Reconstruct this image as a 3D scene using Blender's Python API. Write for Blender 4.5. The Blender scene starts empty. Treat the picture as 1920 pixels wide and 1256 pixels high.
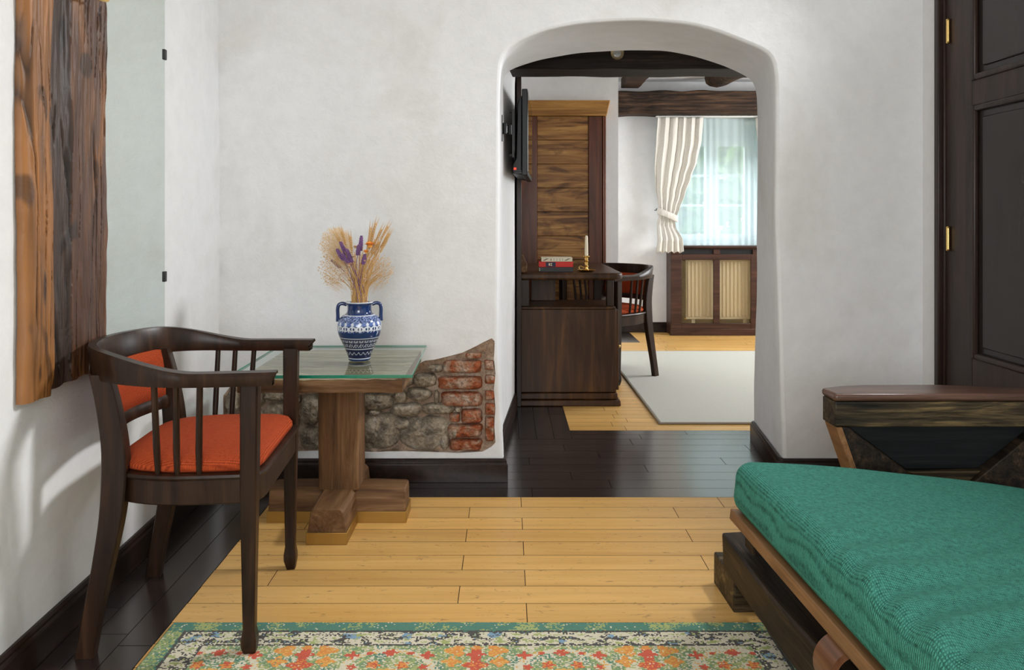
import bpy, bmesh, math, random
from mathutils import Vector, Matrix, noise
from mathutils.geometry import delaunay_2d_cdt
random.seed(7)
scn = bpy.context.scene
COL = scn.collection

# ------------------------------------------------------------------ camera
cam_d = bpy.data.cameras.new('camera'); cam = bpy.data.objects.new('camera', cam_d); COL.objects.link(cam)
cam.location = (0, 0, 1.08); cam.rotation_euler = (math.pi/2, 0, 0)
cam_d.sensor_width = 36; cam_d.lens = 36*1530/1920
cam_d.shift_x = 10/1920; cam_d.shift_y = -220/1920
cam_d.clip_start = 0.02
scn.camera = cam

# ------------------------------------------------------------------ world, light, exposure
w = bpy.data.worlds.new('sky'); scn.world = w; w.use_nodes = True
wn = w.node_tree.nodes; wn['Background'].inputs[0].default_value = (0.86, 0.94, 1.0, 1); wn['Background'].inputs[1].default_value = 2.4
scn.view_settings.view_transform = 'Standard'; scn.view_settings.look = 'None'
scn.view_settings.exposure = -0.48; scn.view_settings.gamma = 1.0
try: scn.view_settings.use_curve_mapping = False
except Exception: pass

def area(name, loc, target, sx, sy, power, color=(1, 1, 1), spread=180):
    l = bpy.data.lights.new(name, 'AREA'); l.shape = 'RECTANGLE'; l.size = sx; l.size_y = sy
    l.energy = power; l.color = color; l.spread = math.radians(spread)
    o = bpy.data.objects.new(name, l); COL.objects.link(o); o.location = loc
    o.rotation_euler = (Vector(target)-Vector(loc)).to_track_quat('-Z', 'Y').to_euler()
    return o
# daylight through the transom and far window, and two added fill lights
area('daylight_transom', (1.73, 2.83, 2.21), (-1.0, 1.75, 0.55), 0.50, 0.30, 33, (0.985, 0.99, 1.0), 105)
area('fill_behind_camera', (-0.30, -2.05, 1.60), (0.95, 3.3, 1.0), 1.7, 1.5, 106, (0.955, 0.982, 1.0))  # added fill light behind the camera, evens out the front wall
area('daylight_far_window', (2.0, 9.1, 2.75), (1.3, 6.2, 0.6), 2.2, 1.3, 250, (0.90, 0.96, 1.0))
area('fill_far_room_side', (3.95, 6.0, 1.6), (0.4, 5.6, 1.1), 1.5, 1.2, 155, (0.96, 0.98, 1.0))  # added fill light from the unseen right side of the far room

# ------------------------------------------------------------------ materials
def lin(r, g, b):
    f = lambda c: (c/255/12.92) if c/255 <= 0.04045 else ((c/255+0.055)/1.055)**2.4
    return (f(r), f(g), f(b), 1)
def new_mat(name):
    m = bpy.data.materials.new(name); m.use_nodes = True
    return m, m.node_tree, m.node_tree.nodes['Principled BSDF']
def N(nt, t, **kw):
    n = nt.nodes.new(t)
    for k, v in kw.items():
        if k.startswith('i_'): n.inputs[k[2:].replace('_', ' ')].default_value = v
        else: setattr(n, k, v)
    return n
def coords(nt, scale=(1, 1, 1), rot=(0, 0, 0)):
    tc = N(nt, 'ShaderNodeTexCoord'); mp = N(nt, 'ShaderNodeMapping')
    mp.inputs['Scale'].default_value = scale; mp.inputs['Rotation'].default_value = rot
    nt.links.new(tc.outputs['Object'], mp.inputs[0]); return mp.outputs[0]
def ramp(nt, fac, stops):
    r = N(nt, 'ShaderNodeValToRGB'); cr = r.color_ramp
    while len(cr.elements) < len(stops): cr.elements.new(0.5)
    for e, (p, c) in zip(cr.elements, stops): e.position = p; e.color = c
    nt.links.new(fac, r.inputs[0]); return r.outputs[0]
def ntex(nt, vec, scale, detail=5, rough=0.55, dist=0.0):
    n = N(nt, 'ShaderNodeTexNoise'); n.inputs['Scale'].default_value = scale; n.inputs['Detail'].default_value = detail
    n.inputs['Roughness'].default_value = rough; n.inputs['Distortion'].default_value = dist
    nt.links.new(vec, n.inputs['Vector']); return n.outputs['Fac']
def mix(nt, fac, a, b, mode='MIX'):
    m = N(nt, 'ShaderNodeMix', data_type='RGBA', blend_type=mode)
    for s, v in ((0, fac), (6, a), (7, b)):
        if hasattr(v, 'is_output'): nt.links.new(v, m.inputs[s])
        else: m.inputs[s].default_value = v
    return m.outputs[2]
def bump(nt, bs, h, strength, dist=0.01, prev=None):
    b = N(nt, 'ShaderNodeBump'); b.inputs['Strength'].default_value = strength; b.inputs['Distance'].default_value = dist
    nt.links.new(h, b.inputs['Height'])
    if prev is not None: nt.links.new(prev, b.inputs['Normal'])
    nt.links.new(b.outputs[0], bs.inputs['Normal']); return b.outputs[0]
def plain(name, c, rough=0.5, metal=0.0, coat=0.0, spec=0.5):
    m, nt, bs = new_mat(name); bs.inputs['Base Color'].default_value = c
    bs.inputs['Roughness'].default_value = rough; bs.inputs['Metallic'].default_value = metal
    bs.inputs['Coat Weight'].default_value = coat; bs.inputs['Specular IOR Level'].default_value = spec
    v = coords(nt); n = ntex(nt, v, 60, 3)
    bump(nt, bs, n, 0.05, 0.002)
    return m
def plaster(name, base, stain, sc=1.0, amount=1.0, bs_=0.5):
    m, nt, bs = new_mat(name); v = coords(nt)
    n1 = ntex(nt, v, 1.6*sc, 6, 0.6, 0.6)
    f = ramp(nt, n1, [(0.50, (0, 0, 0, 1)), (0.72, (amount, amount, amount, 1))])
    c = mix(nt, f, base, stain)
    n2 = ntex(nt, v, 14, 8, 0.7)
    f2 = ramp(nt, n2, [(0.3, (0.94, 0.94, 0.94, 1)), (0.6, (1, 1, 1, 1))])
    c = mix(nt, 1.0, c, f2, 'MULTIPLY')
    nt.links.new(c, bs.inputs['Base Color']); bs.inputs['Roughness'].default_value = 0.85
    bs.inputs['Specular IOR Level'].default_value = 0.2
    h1 = ntex(nt, v, 5, 4, 0.5); h2 = ntex(nt, v, 38, 8, 0.75, 0.4)
    p = bump(nt, bs, h1, bs_*0.6, 0.02); bump(nt, bs, h2, bs_, 0.006, p)
    return m
def wood(name, dark, mid, light, axis='x', rough=0.45, grain=1.0, bstr=0.25, coat=0.0, knots=False, attr=False, spec=0.25, stops=(0.32, 0.52, 0.72), fine=0.6):
    m, nt, bs = new_mat(name)
    s = {'x': (1.2, 14, 14), 'y': (14, 1.2, 14), 'z': (14, 14, 1.2)}[axis]
    v = coords(nt, tuple(a*grain for a in s))
    n = ntex(nt, v, 2.0, 8, 0.62, 1.2)
    c = ramp(nt, n, [(stops[0], dark), (stops[1], mid), (stops[2], light)])
    s2 = {'x': (2, 60, 60), 'y': (60, 2, 60), 'z': (60, 60, 2)}[axis]
    v2 = coords(nt, tuple(a*grain for a in s2)); n2 = ntex(nt, v2, 2.0, 4, 0.7)
    f2 = ramp(nt, n2, [(0.36, (0.62, 0.6, 0.58, 1)), (0.55, (1, 1, 1, 1))] if bstr < 0.35 else [(0.40, (0.30, 0.28, 0.26, 1)), (0.52, (1, 1, 1, 1)), (0.66, (1.35, 1.3, 1.22, 1))])
    c = mix(nt, fine if bstr < 0.35 else 0.9, c, f2, 'MULTIPLY')
    if knots:
        v3 = coords(nt, (1.4, 3, 4.5)); vo = N(nt, 'ShaderNodeTexNoise'); vo.inputs['Scale'].default_value = 1.7; vo.inputs['Detail'].default_value = 6
        vo.inputs['Distortion'].default_value = 2.5
        nt.links.new(v3, vo.inputs['Vector'])
        f3 = ramp(nt, vo.outputs['Fac'], [(0.30, (0.22, 0.16, 0.13, 1)), (0.48, (1, 1, 1, 1))])
        c = mix(nt, 0.8, c, f3, 'MULTIPLY')
    if attr:
        a = N(nt, 'ShaderNodeAttribute'); a.attribute_name = 'Col'
        c = mix(nt, 1.0, c, a.outputs['Color'], 'MULTIPLY')
    nt.links.new(c, bs.inputs['Base Color'])
    bs.inputs['Roughness'].default_value = rough; bs.inputs['Coat Weight'].default_value = coat; bs.inputs['Coat Roughness'].default_value = 0.25
    bs.inputs['Specular IOR Level'].default_value = spec
    p = bump(nt, bs, n, bstr, 0.004); bump(nt, bs, n2, bstr*0.7, 0.0015, p)
    return m
def weave(name, c1, c2, freq, rough=0.95, bstr=0.8, mottle=0.5, sheen=0.0, ridge=False, ax='XY', dist=0.7):
    m, nt, bs = new_mat(name)
    v = coords(nt)
    wx = N(nt, 'ShaderNodeTexWave', wave_type='BANDS', bands_direction=ax[0]); wx.inputs['Scale'].default_value = freq; wx.inputs['Distortion'].default_value = dist; wx.inputs['Detail Scale'].default_value = 6
    wy = N(nt, 'ShaderNodeTexWave', wave_type='BANDS', bands_direction=ax[1]); wy.inputs['Scale'].default_value = freq*(0.8 if not ridge else 0.5); wy.inputs['Distortion'].default_value = dist*1.4; wy.inputs['Detail Scale'].default_value = 6
    nt.links.new(v, wx.inputs[0]); nt.links.new(v, wy.inputs[0])
    mm = N(nt, 'ShaderNodeMath', operation='MULTIPLY'); nt.links.new(wx.outputs['Fac'], mm.inputs[0]); nt.links.new(wy.outputs['Fac'], mm.inputs[1])
    n = ntex(nt, v, freq*1.3, 3, 0.6)
    ad = N(nt, 'ShaderNodeMath', operation='MULTIPLY_ADD'); nt.links.new(n, ad.inputs[0]); ad.inputs[1].default_value = mottle; nt.links.new(mm.outputs[0], ad.inputs[2])
    c = ramp(nt, ad.outputs[0], [(0.12, c1), (0.75, c2)])
    nt.links.new(c, bs.inputs['Base Color']); bs.inputs['Roughness'].default_value = rough
    bs.inputs['Sheen Weight'].default_value = sheen; bs.inputs['Specular IOR Level'].default_value = 0.15
    bump(nt, bs, ad.outputs[0], bstr, 0.003)
    return m
def painted(name, rough=0.9, coat=0.0, bfreq=0, bstr=0.0, spec=0.5):
    m, nt, bs = new_mat(name); a = N(nt, 'ShaderNodeAttribute'); a.attribute_name = 'Col'
    nt.links.new(a.outputs['Color'], bs.inputs['Base Color'])
    bs.inputs['Roughness'].default_value = rough; bs.inputs['Coat Weight'].default_value = coat
    bs.inputs['Specular IOR Level'].default_value = spec
    if bfreq:
        n = ntex(nt, coords(nt), bfreq, 4); bump(nt, bs, n, bstr, 0.003)
    return m

M = {}
M['plaster'] = plaster('white_limewash_plaster', (0.79, 0.795, 0.80, 1), (0.66, 0.645, 0.61, 1), 1.0, 0.7, 0.30)
M['plaster_plain'] = plaster('white_plaster', (0.80, 0.80, 0.80, 1), (0.74, 0.73, 0.71, 1), 1.0, 0.5, 0.18)
M['ceil'] = plaster('ceiling_plaster', (0.82, 0.81, 0.80, 1), (0.74, 0.73, 0.71, 1), 1.0, 0.5, 0.2)
M['dark'] = wood('dark_stained_wood', (0.012, 0.005, 0.003, 1), (0.026, 0.012, 0.006, 1), (0.055, 0.025, 0.012, 1), 'z', 0.36, 0.8, 0.08, 0.04)
M['dark_x'] = wood('dark_stained_wood_along', (0.012, 0.007, 0.005, 1), (0.022, 0.012, 0.009, 1), (0.036, 0.019, 0.013, 1), 'y', 0.36, 0.8, 0.08, 0.04)
M['door'] = wood('dark_painted_door_wood', (0.020, 0.011, 0.008, 1), (0.034, 0.020, 0.016, 1), (0.055, 0.031, 0.023, 1), 'z', 0.36, 0.6, 0.08, 0.05)
M['desk'] = wood('walnut_stained_desk_wood', (0.024, 0.010, 0.0035, 1), (0.058, 0.024, 0.008, 1), (0.115, 0.048, 0.014, 1), 'z', 0.38, 0.5, 0.08, 0.03)
M['cover'] = wood('mahogany_stained_wood', (0.030, 0.013, 0.008, 1), (0.060, 0.026, 0.016, 1), (0.10, 0.045, 0.028, 1), 'x', 0.4, 0.6, 0.08)
M['table'] = wood('rough_brown_oak', (0.060, 0.025, 0.009, 1), (0.155, 0.075, 0.029, 1), (0.26, 0.145, 0.066, 1), 'z', 0.65, 0.7, 0.34)
M['table_x'] = wood('rough_brown_oak_along', (0.064, 0.028, 0.011, 1), (0.16, 0.080, 0.032, 1), (0.27, 0.155, 0.075, 1), 'x', 0.65, 0.7, 0.34)
M['table_y'] = wood('rough_brown_oak_across', (0.064, 0.028, 0.011, 1), (0.16, 0.080, 0.032, 1), (0.27, 0.155, 0.075, 1), 'y', 0.65, 0.7, 0.34)
M['tabletop'] = wood('pale_sheen_oak', (0.20, 0.125, 0.065, 1), (0.42, 0.31, 0.20, 1), (0.60, 0.50, 0.38, 1), 'x', 0.7, 0.7, 0.5)  # whitish reflections under the glass are put into this paler top colour
M['beam'] = wood('old_dark_beam', (0.010, 0.006, 0.004, 1), (0.045, 0.024, 0.013, 1), (0.12, 0.065, 0.034, 1), 'x', 0.75, 0.6, 0.9)
M['soot'] = wood('soot_dark_beam', (0.006, 0.004, 0.003, 1), (0.018, 0.011, 0.008, 1), (0.045, 0.026, 0.015, 1), 'x', 0.7, 0.6, 0.6)
M['sofa'] = wood('charred_rustic_timber', (0.008, 0.006, 0.005, 1), (0.030, 0.019, 0.011, 1), (0.13, 0.080, 0.040, 1), 'y', 0.55, 0.9, 0.7, stops=(0.35, 0.55, 0.78))
M['sofa_x'] = wood('charred_rustic_timber_cross', (0.010, 0.008, 0.005, 1), (0.055, 0.038, 0.019, 1), (0.24, 0.165, 0.070, 1), 'x', 0.5, 0.9, 0.7, stops=(0.35, 0.55, 0.75))
M['arm_top'] = wood('reddish_brown_arm_top', (0.055, 0.025, 0.016, 1), (0.11, 0.052, 0.034, 1), (0.18, 0.095, 0.065, 1), 'x', 0.3, 0.6, 0.12, 0.4)
M['board'] = wood('warm_brown_board', (0.15, 0.07, 0.028, 1), (0.26, 0.13, 0.055, 1), (0.36, 0.19, 0.09, 1), 'y', 0.45, 0.7, 0.15)
M['bent'] = wood('polished_bentwood', (0.12, 0.045, 0.02, 1), (0.20, 0.085, 0.04, 1), (0.28, 0.13, 0.06, 1), 'y', 0.35, 0.7, 0.1, 0.3)
M['planks'] = wood('golden_brown_planks', (0.10, 0.040, 0.012, 1), (0.36, 0.165, 0.045, 1), (0.62, 0.34, 0.10, 1), 'x', 0.5, 0.55, 0.34, 0.1, True, stops=(0.34, 0.52, 0.68))
M['gold'] = wood('golden_oak_head_board', (0.22, 0.09, 0.022, 1), (0.44, 0.215, 0.055, 1), (0.62, 0.32, 0.09, 1), 'x', 0.5, 0.5, 0.2)
M['red_post'] = wood('red_brown_post', (0.065, 0.017, 0.007, 1), (0.125, 0.036, 0.013, 1), (0.20, 0.062, 0.022, 1), 'z', 0.4, 0.5, 0.12, 0.2)
M['floor_light'] = wood('light_larch_boards', (0.60, 0.33, 0.095, 1), (0.69, 0.405, 0.130, 1), (0.76, 0.465, 0.165, 1), 'x', 0.36, 0.35, 0.02, 0.04, attr=True, fine=0.22)
M['floor_dark'] = wood('black_brown_boards', (0.010, 0.006, 0.005, 1), (0.019, 0.012, 0.010, 1), (0.033, 0.021, 0.017, 1), 'x', 0.19, 0.4, 0.03, 0.5, attr=True, spec=0.6)
M['gap'] = plain('floor_gap', (0.012, 0.006, 0.003, 1), 0.9)
M['orange'] = weave('orange_chenille', (0.20, 0.024, 0.007, 1), (0.60, 0.100, 0.028, 1), 95, 0.9, 0.6, 0.4)
M['orange_back'] = weave('orange_chenille_back', (0.20, 0.024, 0.007, 1), (0.60, 0.100, 0.028, 1), 95, 0.9, 0.6, 0.4, ax='YZ')
M['green'] = weave('emerald_coarse_weave', (0.001, 0.024, 0.018, 1), (0.085, 0.36, 0.27, 1), 72, 0.9, 0.9, 0.75, dist=1.6)
M['brass'] = plain('brass', (0.75, 0.50, 0.18, 1), 0.25, 1.0)
M['brass_old'] = plain('dull_brass_strip', (0.36, 0.21, 0.05, 1), 0.42, 0.75)
M['black'] = plain('black_plastic', (0.006, 0.006, 0.007, 1), 0.4, spec=0.25)
M['screen'] = plain('glossy_screen', (0.006, 0.006, 0.007, 1), 0.06)
M['metal_dark'] = plain('black_metal', (0.02, 0.02, 0.02, 1), 0.4, 0.6)
M['wax'] = plain('ivory_wax', lin(240, 228, 198), 0.5)
M['white_paint'] = plain('white_window_paint', (0.78, 0.80, 0.80, 1), 0.4)
M['white_rail'] = plain('white_rail_paint', (0.75, 0.74, 0.70, 1), 0.4)
M['radiator'] = plain('ivory_radiator_enamel', (0.84, 0.79, 0.69, 1), 0.4)
M['curtain'] = weave('cream_linen', (0.60, 0.56, 0.49, 1), (0.78, 0.75, 0.69, 1), 160, 0.95, 0.2, 0.3, 0.1)
M['rugpile'] = painted('patterned_rug_pile', 0.98, 0, 500, 0.6, 0.1)
M['rug_cream'] = weave('cream_rug_pile', (0.42, 0.42, 0.37, 1), (0.58, 0.57, 0.51, 1), 60, 0.98, 0.4, 0.5, 0.1)
M['rug_edge'] = plain('rug_binding', (0.26, 0.22, 0.17, 1), 0.9)
M['vase'] = painted('glazed_blue_ceramic', 0.15, 0.5)
M['slab'] = painted('weathered_slab_wood', 0.5, 0.0, 60, 0.35, 0.4)
M['stone'] = None
M['red_led'] = None

def stone_mat(name, stops, sc=9, bstr=1.0):
    m, nt, bs = new_mat(name); v = coords(nt)
    n = ntex(nt, v, sc, 9, 0.7, 0.5); c = ramp(nt, n, stops)
    n3 = ntex(nt, v, 90, 6, 0.8); f = ramp(nt, n3, [(0.32, (0.35, 0.33, 0.3, 1)), (0.52, (1, 1, 1, 1)), (0.7, (1.35, 1.3, 1.2, 1))])
    c = mix(nt, 0.8, c, f, 'MULTIPLY'); nt.links.new(c, bs.inputs['Base Color'])
    bs.inputs['Roughness'].default_value = 0.85; bs.inputs['Specular IOR Level'].default_value = 0.2
    p = bump(nt, bs, n, bstr, 0.02); bump(nt, bs, n3, bstr*0.6, 0.006, p)
    return m
M['stone'] = stone_mat('grey_brown_fieldstone', [(0.30, (0.11, 0.085, 0.06, 1)), (0.43, (0.27, 0.23, 0.18, 1)), (0.55, (0.45, 0.37, 0.27, 1)), (0.70, (0.60, 0.57, 0.52, 1))], 14, 1.0)
M['brickm'] = stone_mat('weathered_red_brick', [(0.34, (0.20, 0.060, 0.030, 1)), (0.44, (0.40, 0.105, 0.040, 1)), (0.53, (0.42, 0.23, 0.145, 1)), (0.66, (0.55, 0.46, 0.38, 1))], 17, 0.9)
M['mortar'] = stone_mat('brown_lime_mortar', [(0.3, (0.24, 0.165, 0.115, 1)), (0.5, (0.44, 0.32, 0.235, 1)), (0.68, (0.62, 0.51, 0.42, 1))], 10, 0.8)

def glass_mat(name, color, rough=0.0, ior=1.45):
    m, nt, bs = new_mat(name)
    bs.inputs['Base Color'].default_value = color; bs.inputs['Roughness'].default_value = rough
    bs.inputs['Transmission Weight'].default_value = 1.0; bs.inputs['IOR'].default_value = ior
    return m
M['glass_edge'] = glass_mat('green_glass_edge', (0.0, 0.42, 0.30, 1), 0.1)
def thin_glass(name, tint, refl=0.06, fres=1.45):
    m = bpy.data.materials.new(name); m.use_nodes = True; nt = m.node_tree; nt.nodes.clear()
    out = N(nt, 'ShaderNodeOutputMaterial'); tr = N(nt, 'ShaderNodeBsdfTransparent'); tr.inputs[0].default_value = tint
    gl = N(nt, 'ShaderNodeBsdfGlossy'); gl.inputs['Roughness'].default_value = 0.02
    fr = N(nt, 'ShaderNodeFresnel'); fr.inputs[0].default_value = fres
    geo = N(nt, 'ShaderNodeNewGeometry'); sb = N(nt, 'ShaderNodeMath', operation='SUBTRACT'); sb.inputs[0].default_value = 1.0; nt.links.new(geo.outputs['Backfacing'], sb.inputs[1]); mu = N(nt, 'ShaderNodeMath', operation='MULTIPLY'); nt.links.new(fr.outputs[0], mu.inputs[0]); nt.links.new(sb.outputs[0], mu.inputs[1])
    mx = N(nt, 'ShaderNodeMixShader'); nt.links.new(mu.outputs[0], mx.inputs[0]); nt.links.new(tr.outputs[0], mx.inputs[1]); nt.links.new(gl.outputs[0], mx.inputs[2])
    nt.links.new(mx.outputs[0], out.inputs[0]); return m
M['glass'] = thin_glass('clear_table_glass', (0.90, 0.96, 0.94, 1))
M['pane'] = thin_glass('window_pane', (0.96, 0.98, 0.97, 1))
m = bpy.data.materials.new('sheer_voile'); m.use_nodes = True; nt = m.node_tree; nt.nodes.clear()
out = N(nt, 'ShaderNodeOutputMaterial'); tr = N(nt, 'ShaderNodeBsdfTransparent'); tl = N(nt, 'ShaderNodeBsdfTranslucent'); df = N(nt, 'ShaderNodeBsdfDiffuse')
tr.inputs[0].default_value = (0.97, 1, 1, 1); tl.inputs[0].default_value = (0.74, 0.86, 0.92, 1); df.inputs[0].default_value = (0.80, 0.88, 0.88, 1)
a1 = N(nt, 'ShaderNodeMixShader'); a1.inputs[0].default_value = 0.4; a2 = N(nt, 'ShaderNodeMixShader'); a2.inputs[0].default_value = 0.36
nt.links.new(tl.outputs[0], a1.inputs[1]); nt.links.new(df.outputs[0], a1.inputs[2]); nt.links.new(a1.outputs[0], a2.inputs[1]); nt.links.new(tr.outputs[0], a2.inputs[2]); nt.links.new(a2.outputs[0], out.inputs[0])
M['sheer'] = m
m = bpy.data.materials.new('amber_wire_mesh'); m.use_nodes = True; nt = m.node_tree; nt.nodes.clear()
out = N(nt, 'ShaderNodeOutputMaterial'); tr = N(nt, 'ShaderNodeBsdfTransparent'); df = N(nt, 'ShaderNodeBsdfDiffuse')
tr.inputs[0].default_value = (1, 0.97, 0.9, 1); df.inputs[0].default_value = (0.25, 0.19, 0.10, 1)
a1 = N(nt, 'ShaderNodeMixShader'); a1.inputs[0].default_value = 0.80
nt.links.new(df.outputs[0], a1.inputs[1]); nt.links.new(tr.outputs[0], a1.inputs[2]); nt.links.new(a1.outputs[0], out.inputs[0])
M['mesh'] = m
m, nt, bs = new_mat('silvered_mirror'); bs.inputs['Base Color'].default_value = (0.80, 0.87, 0.835, 1); bs.inputs['Metallic'].default_value = 1; bs.inputs['Roughness'].default_value = 0.015
M['mirror'] = m
m, nt, bs = new_mat('red_indicator'); bs.inputs['Base Color'].default_value = (0.8, 0.02, 0.01, 1); bs.inputs['Emission Color'].default_value = (1, 0.05, 0.02, 1); bs.inputs['Emission Strength'].default_value = 2.0
M['red_led'] = m
m, nt, bs = new_mat('spot_lens'); bs.inputs['Base Color'].default_value = (0.45, 0.47, 0.48, 1); bs.inputs['Roughness'].default_value = 0.1
M['lens'] = m
M['dishm'] = plain('champagne_ring', (0.42, 0.32, 0.18, 1), 0.3, 0.8)
M['navy'] = plain('navy_label', lin(28, 36, 66), 0.6)
M['red_cloth'] = plain('red_book_cloth', lin(205, 38, 28), 0.6)
M['black_cloth'] = plain('black_book_cloth', (0.012, 0.010, 0.010, 1), 0.5)
M['cream_paper'] = plain('cream_book_jacket', lin(222, 212, 186), 0.7)
M['paper'] = plain('book_pages', lin(225, 218, 200), 0.9)
M['ink'] = plain('brown_black_print', lin(60, 48, 40), 0.7)
M['leaf'] = plain('garden_leaves', (0.42, 0.58, 0.22, 1), 0.6)
M['bark'] = plain('tree_bark', (0.10, 0.07, 0.05, 1), 0.9)
M['grass'] = plain('lawn', (0.20, 0.33, 0.09, 1), 0.9)
M['straw'] = plain('dry_straw', lin(208, 168, 108), 0.8)
M['straw2'] = plain('pale_dry_grass', lin(222, 192, 146), 0.8)
M['lav'] = plain('lavender', lin(118, 84, 132), 0.9)
M['petal'] = plain('orange_everlasting', lin(236, 160, 70), 0.8)
M['pinkp'] = plain('pale_pink_petal', lin(226, 190, 160), 0.8)

# ------------------------------------------------------------------ helpers
class MB:
    def __init__(s): s.v = []; s.f = []; s.m = []; s.mi = 0
    def add(s, vs, fs):
        b = len(s.v); s.v += [tuple(v) for v in vs]
        for f in fs: s.f.append(tuple(b+i for i in f)); s.m.append(s.mi)
    def box(s, x0, x1, y0, y1, z0, z1):
        s.add([(x0, y0, z0), (x1, y0, z0), (x1, y1, z0), (x0, y1, z0), (x0, y0, z1), (x1, y0, z1), (x1, y1, z1), (x0, y1, z1)],
              [(3, 2, 1, 0), (4, 5, 6, 7), (0, 1, 5, 4), (1, 2, 6, 5), (2, 3, 7, 6), (3, 0, 4, 7)]); return s
    def hexa(s, pts):   # 4 bottom ccw + 4 top ccw
        s.add(pts, [(3, 2, 1, 0), (4, 5, 6, 7), (0, 1, 5, 4), (1, 2, 6, 5), (2, 3, 7, 6), (3, 0, 4, 7)]); return s
    def loft(s, rings, cap=True, closed=True):
        n = len(rings[0]); vs = [p for r in rings for p in r]; fs = []
        for i in range(len(rings)-1):
            for j in range(n if closed else n-1):
                k = (j+1) % n; fs.append((i*n+j, i*n+k, (i+1)*n+k, (i+1)*n+j))
        if cap: fs.append(tuple(range(n))[::-1]); fs.append(tuple((len(rings)-1)*n+j for j in range(n)))
        s.add(vs, fs); return s
    def prism(s, poly, a0, a1, axis='z'):
        def p(u, v, a): return {'z': (u, v, a), 'y': (u, a, v), 'x': (a, u, v)}[axis]
        return s.loft([[p(u, v, a0) for u, v in poly], [p(u, v, a1) for u, v in poly]])
    def tube(s, pts, r, seg=10, cap=True):
        pts = [Vector(p) for p in pts]; rs = r if isinstance(r, (list, tuple)) else [r]*len(pts); rings = []
        up = Vector((0, 0, 1)); prev = None
        for i, p in enumerate(pts):
            d = (pts[min(i+1, len(pts)-1)]-pts[max(i-1, 0)]).normalized()
            if prev is None:
                a = d.cross(up if abs(d.z) < 0.9 else Vector((1, 0, 0))).normalized()
            else:
                a = (prev-d*prev.dot(d)).normalized()
            prev = a; b = d.cross(a)
            rings.append([p+(a*math.cos(t)+b*math.sin(t))*rs[i] for t in [2*math.pi*k/seg for k in range(seg)]])
        return s.loft(rings, cap)
    def lathe(s, prof, c=(0, 0, 0), seg=40, cap=True):
        return s.loft([[(c[0]+r*math.cos(2*math.pi*k/seg), c[1]+r*math.sin(2*math.pi*k/seg), c[2]+z) for k in range(seg)] for r, z in prof], cap)
    def ball(s, c, rx, ry, rz, nu=8, nv=6):
        rings = []
        for i in range(1, nv):
            t = math.pi*i/nv
            rings.append([(c[0]+rx*math.sin(t)*math.cos(2*math.pi*k/nu), c[1]+ry*math.sin(t)*math.sin(2*math.pi*k/nu), c[2]-rz*math.cos(t)) for k in range(nu)])
        b = len(s.v); n = nu
        s.loft(rings, True); return s
    def build(s, name, mats, parent=None, bevel=0, smooth=False, seg=2, sub=0, mat4=None, angle=35):
        me = bpy.data.meshes.new(name); me.from_pydata(s.v, [], s.f); me.update()
        if not isinstance(mats, (list, tuple)): mats = [mats]
        for mm in mats: me.materials.append(mm)
        if len(mats) > 1: me.polygons.foreach_set('material_index', s.m)
        bm = bmesh.new(); bm.from_mesh(me); bmesh.ops.recalc_face_normals(bm, faces=bm.faces[:])
        if mat4 is not None: bm.transform(mat4)
        bm.to_mesh(me); bm.free()
        o = bpy.data.objects.new(name, me); COL.objects.link(o)
        if parent is not None: o.parent = parent
        if bevel:
            b = o.modifiers.new('bevel', 'BEVEL'); b.width = bevel; b.segments = seg; b.limit_method = 'ANGLE'; b.angle_limit = math.radians(30)
        if sub:
            b = o.modifiers.new('sub', 'SUBSURF'); b.levels = sub; b.render_levels = sub
        if smooth or bevel:
            me.polygons.foreach_set('use_smooth', [True]*len(me.polygons))
            if not sub:
                try: me.set_sharp_from_angle(angle=math.radians(angle))
                except Exception: pass
        return o
def tag(o, label, cat, group=None):
    o['label'] = label; o['category'] = cat
    if group: o['group'] = group
    return o
def thing(name, label, cat, loc=(0, 0, 0), rz=0, group=None):
    o = bpy.data.objects.new(name, None); COL.objects.link(o); o.location = loc; o.rotation_euler = (0, 0, rz)
    o.empty_display_size = 0.1
    return tag(o, label, cat, group)
def struct(o, label=None, cat=None):
    o['kind'] = 'structure'
    if label: o['label'] = label
    if cat: o['category'] = cat
    return o
def rnoise(p, s=1.0, seed=0.0):
    return noise.noise(Vector((p[0]*s+seed, p[1]*s+seed*1.7, p[2]*s-seed)))
def roughen(o, amp, scale, cuts=0, seed=0):
    me = o.data; bm = bmesh.new(); bm.from_mesh(me)
    if cuts: bmesh.ops.subdivide_edges(bm, edges=bm.edges[:], cuts=cuts, use_grid_fill=True)
    bm.normal_update()
    for v in bm.verts:
        v.co += v.normal*amp*rnoise(v.co, scale, seed)
    bm.to_mesh(me); bm.free(); return o
def timber(name, x0, x1, y0, y1, z0, z1, mat, parent=None, amp=0.004, step=0.06, bevel=0.006, mat4=None, seed=None):
    """A sawn beam with gently uneven faces."""
    seed = random.random()*50 if seed is None else seed
    L = (x1-x0, y1-y0, z1-z0); ax = L.index(max(L)); n = max(2, int(L[ax]/step)); rings = []
    for i in range(n+1):
        t = i/n; c = []
        for k, (a, b) in enumerate([(0, 0), (1, 0), (1, 1), (0, 1)]):
            lo = [x0, y0, z0]; hi = [x1, y1, z1]; p = [0, 0, 0]; oth = [q for q in range(3) if q != ax]
            p[ax] = lo[ax]+t*L[ax]; p[oth[0]] = (lo, hi)[a][oth[0]]; p[oth[1]] = (lo, hi)[b][oth[1]]
            p[oth[0]] += amp*noise.noise(Vector((t*L[ax]*5, k*3.1, seed))); p[oth[1]] += amp*noise.noise(Vector((t*L[ax]*5, k*3.1+9, seed)))
            c.append(tuple(p))
        rings.append(c)
    mb = MB(); mb.loft(rings); return mb.build(name, mat, parent, bevel=bevel, mat4=mat4, angle=50)
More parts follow.
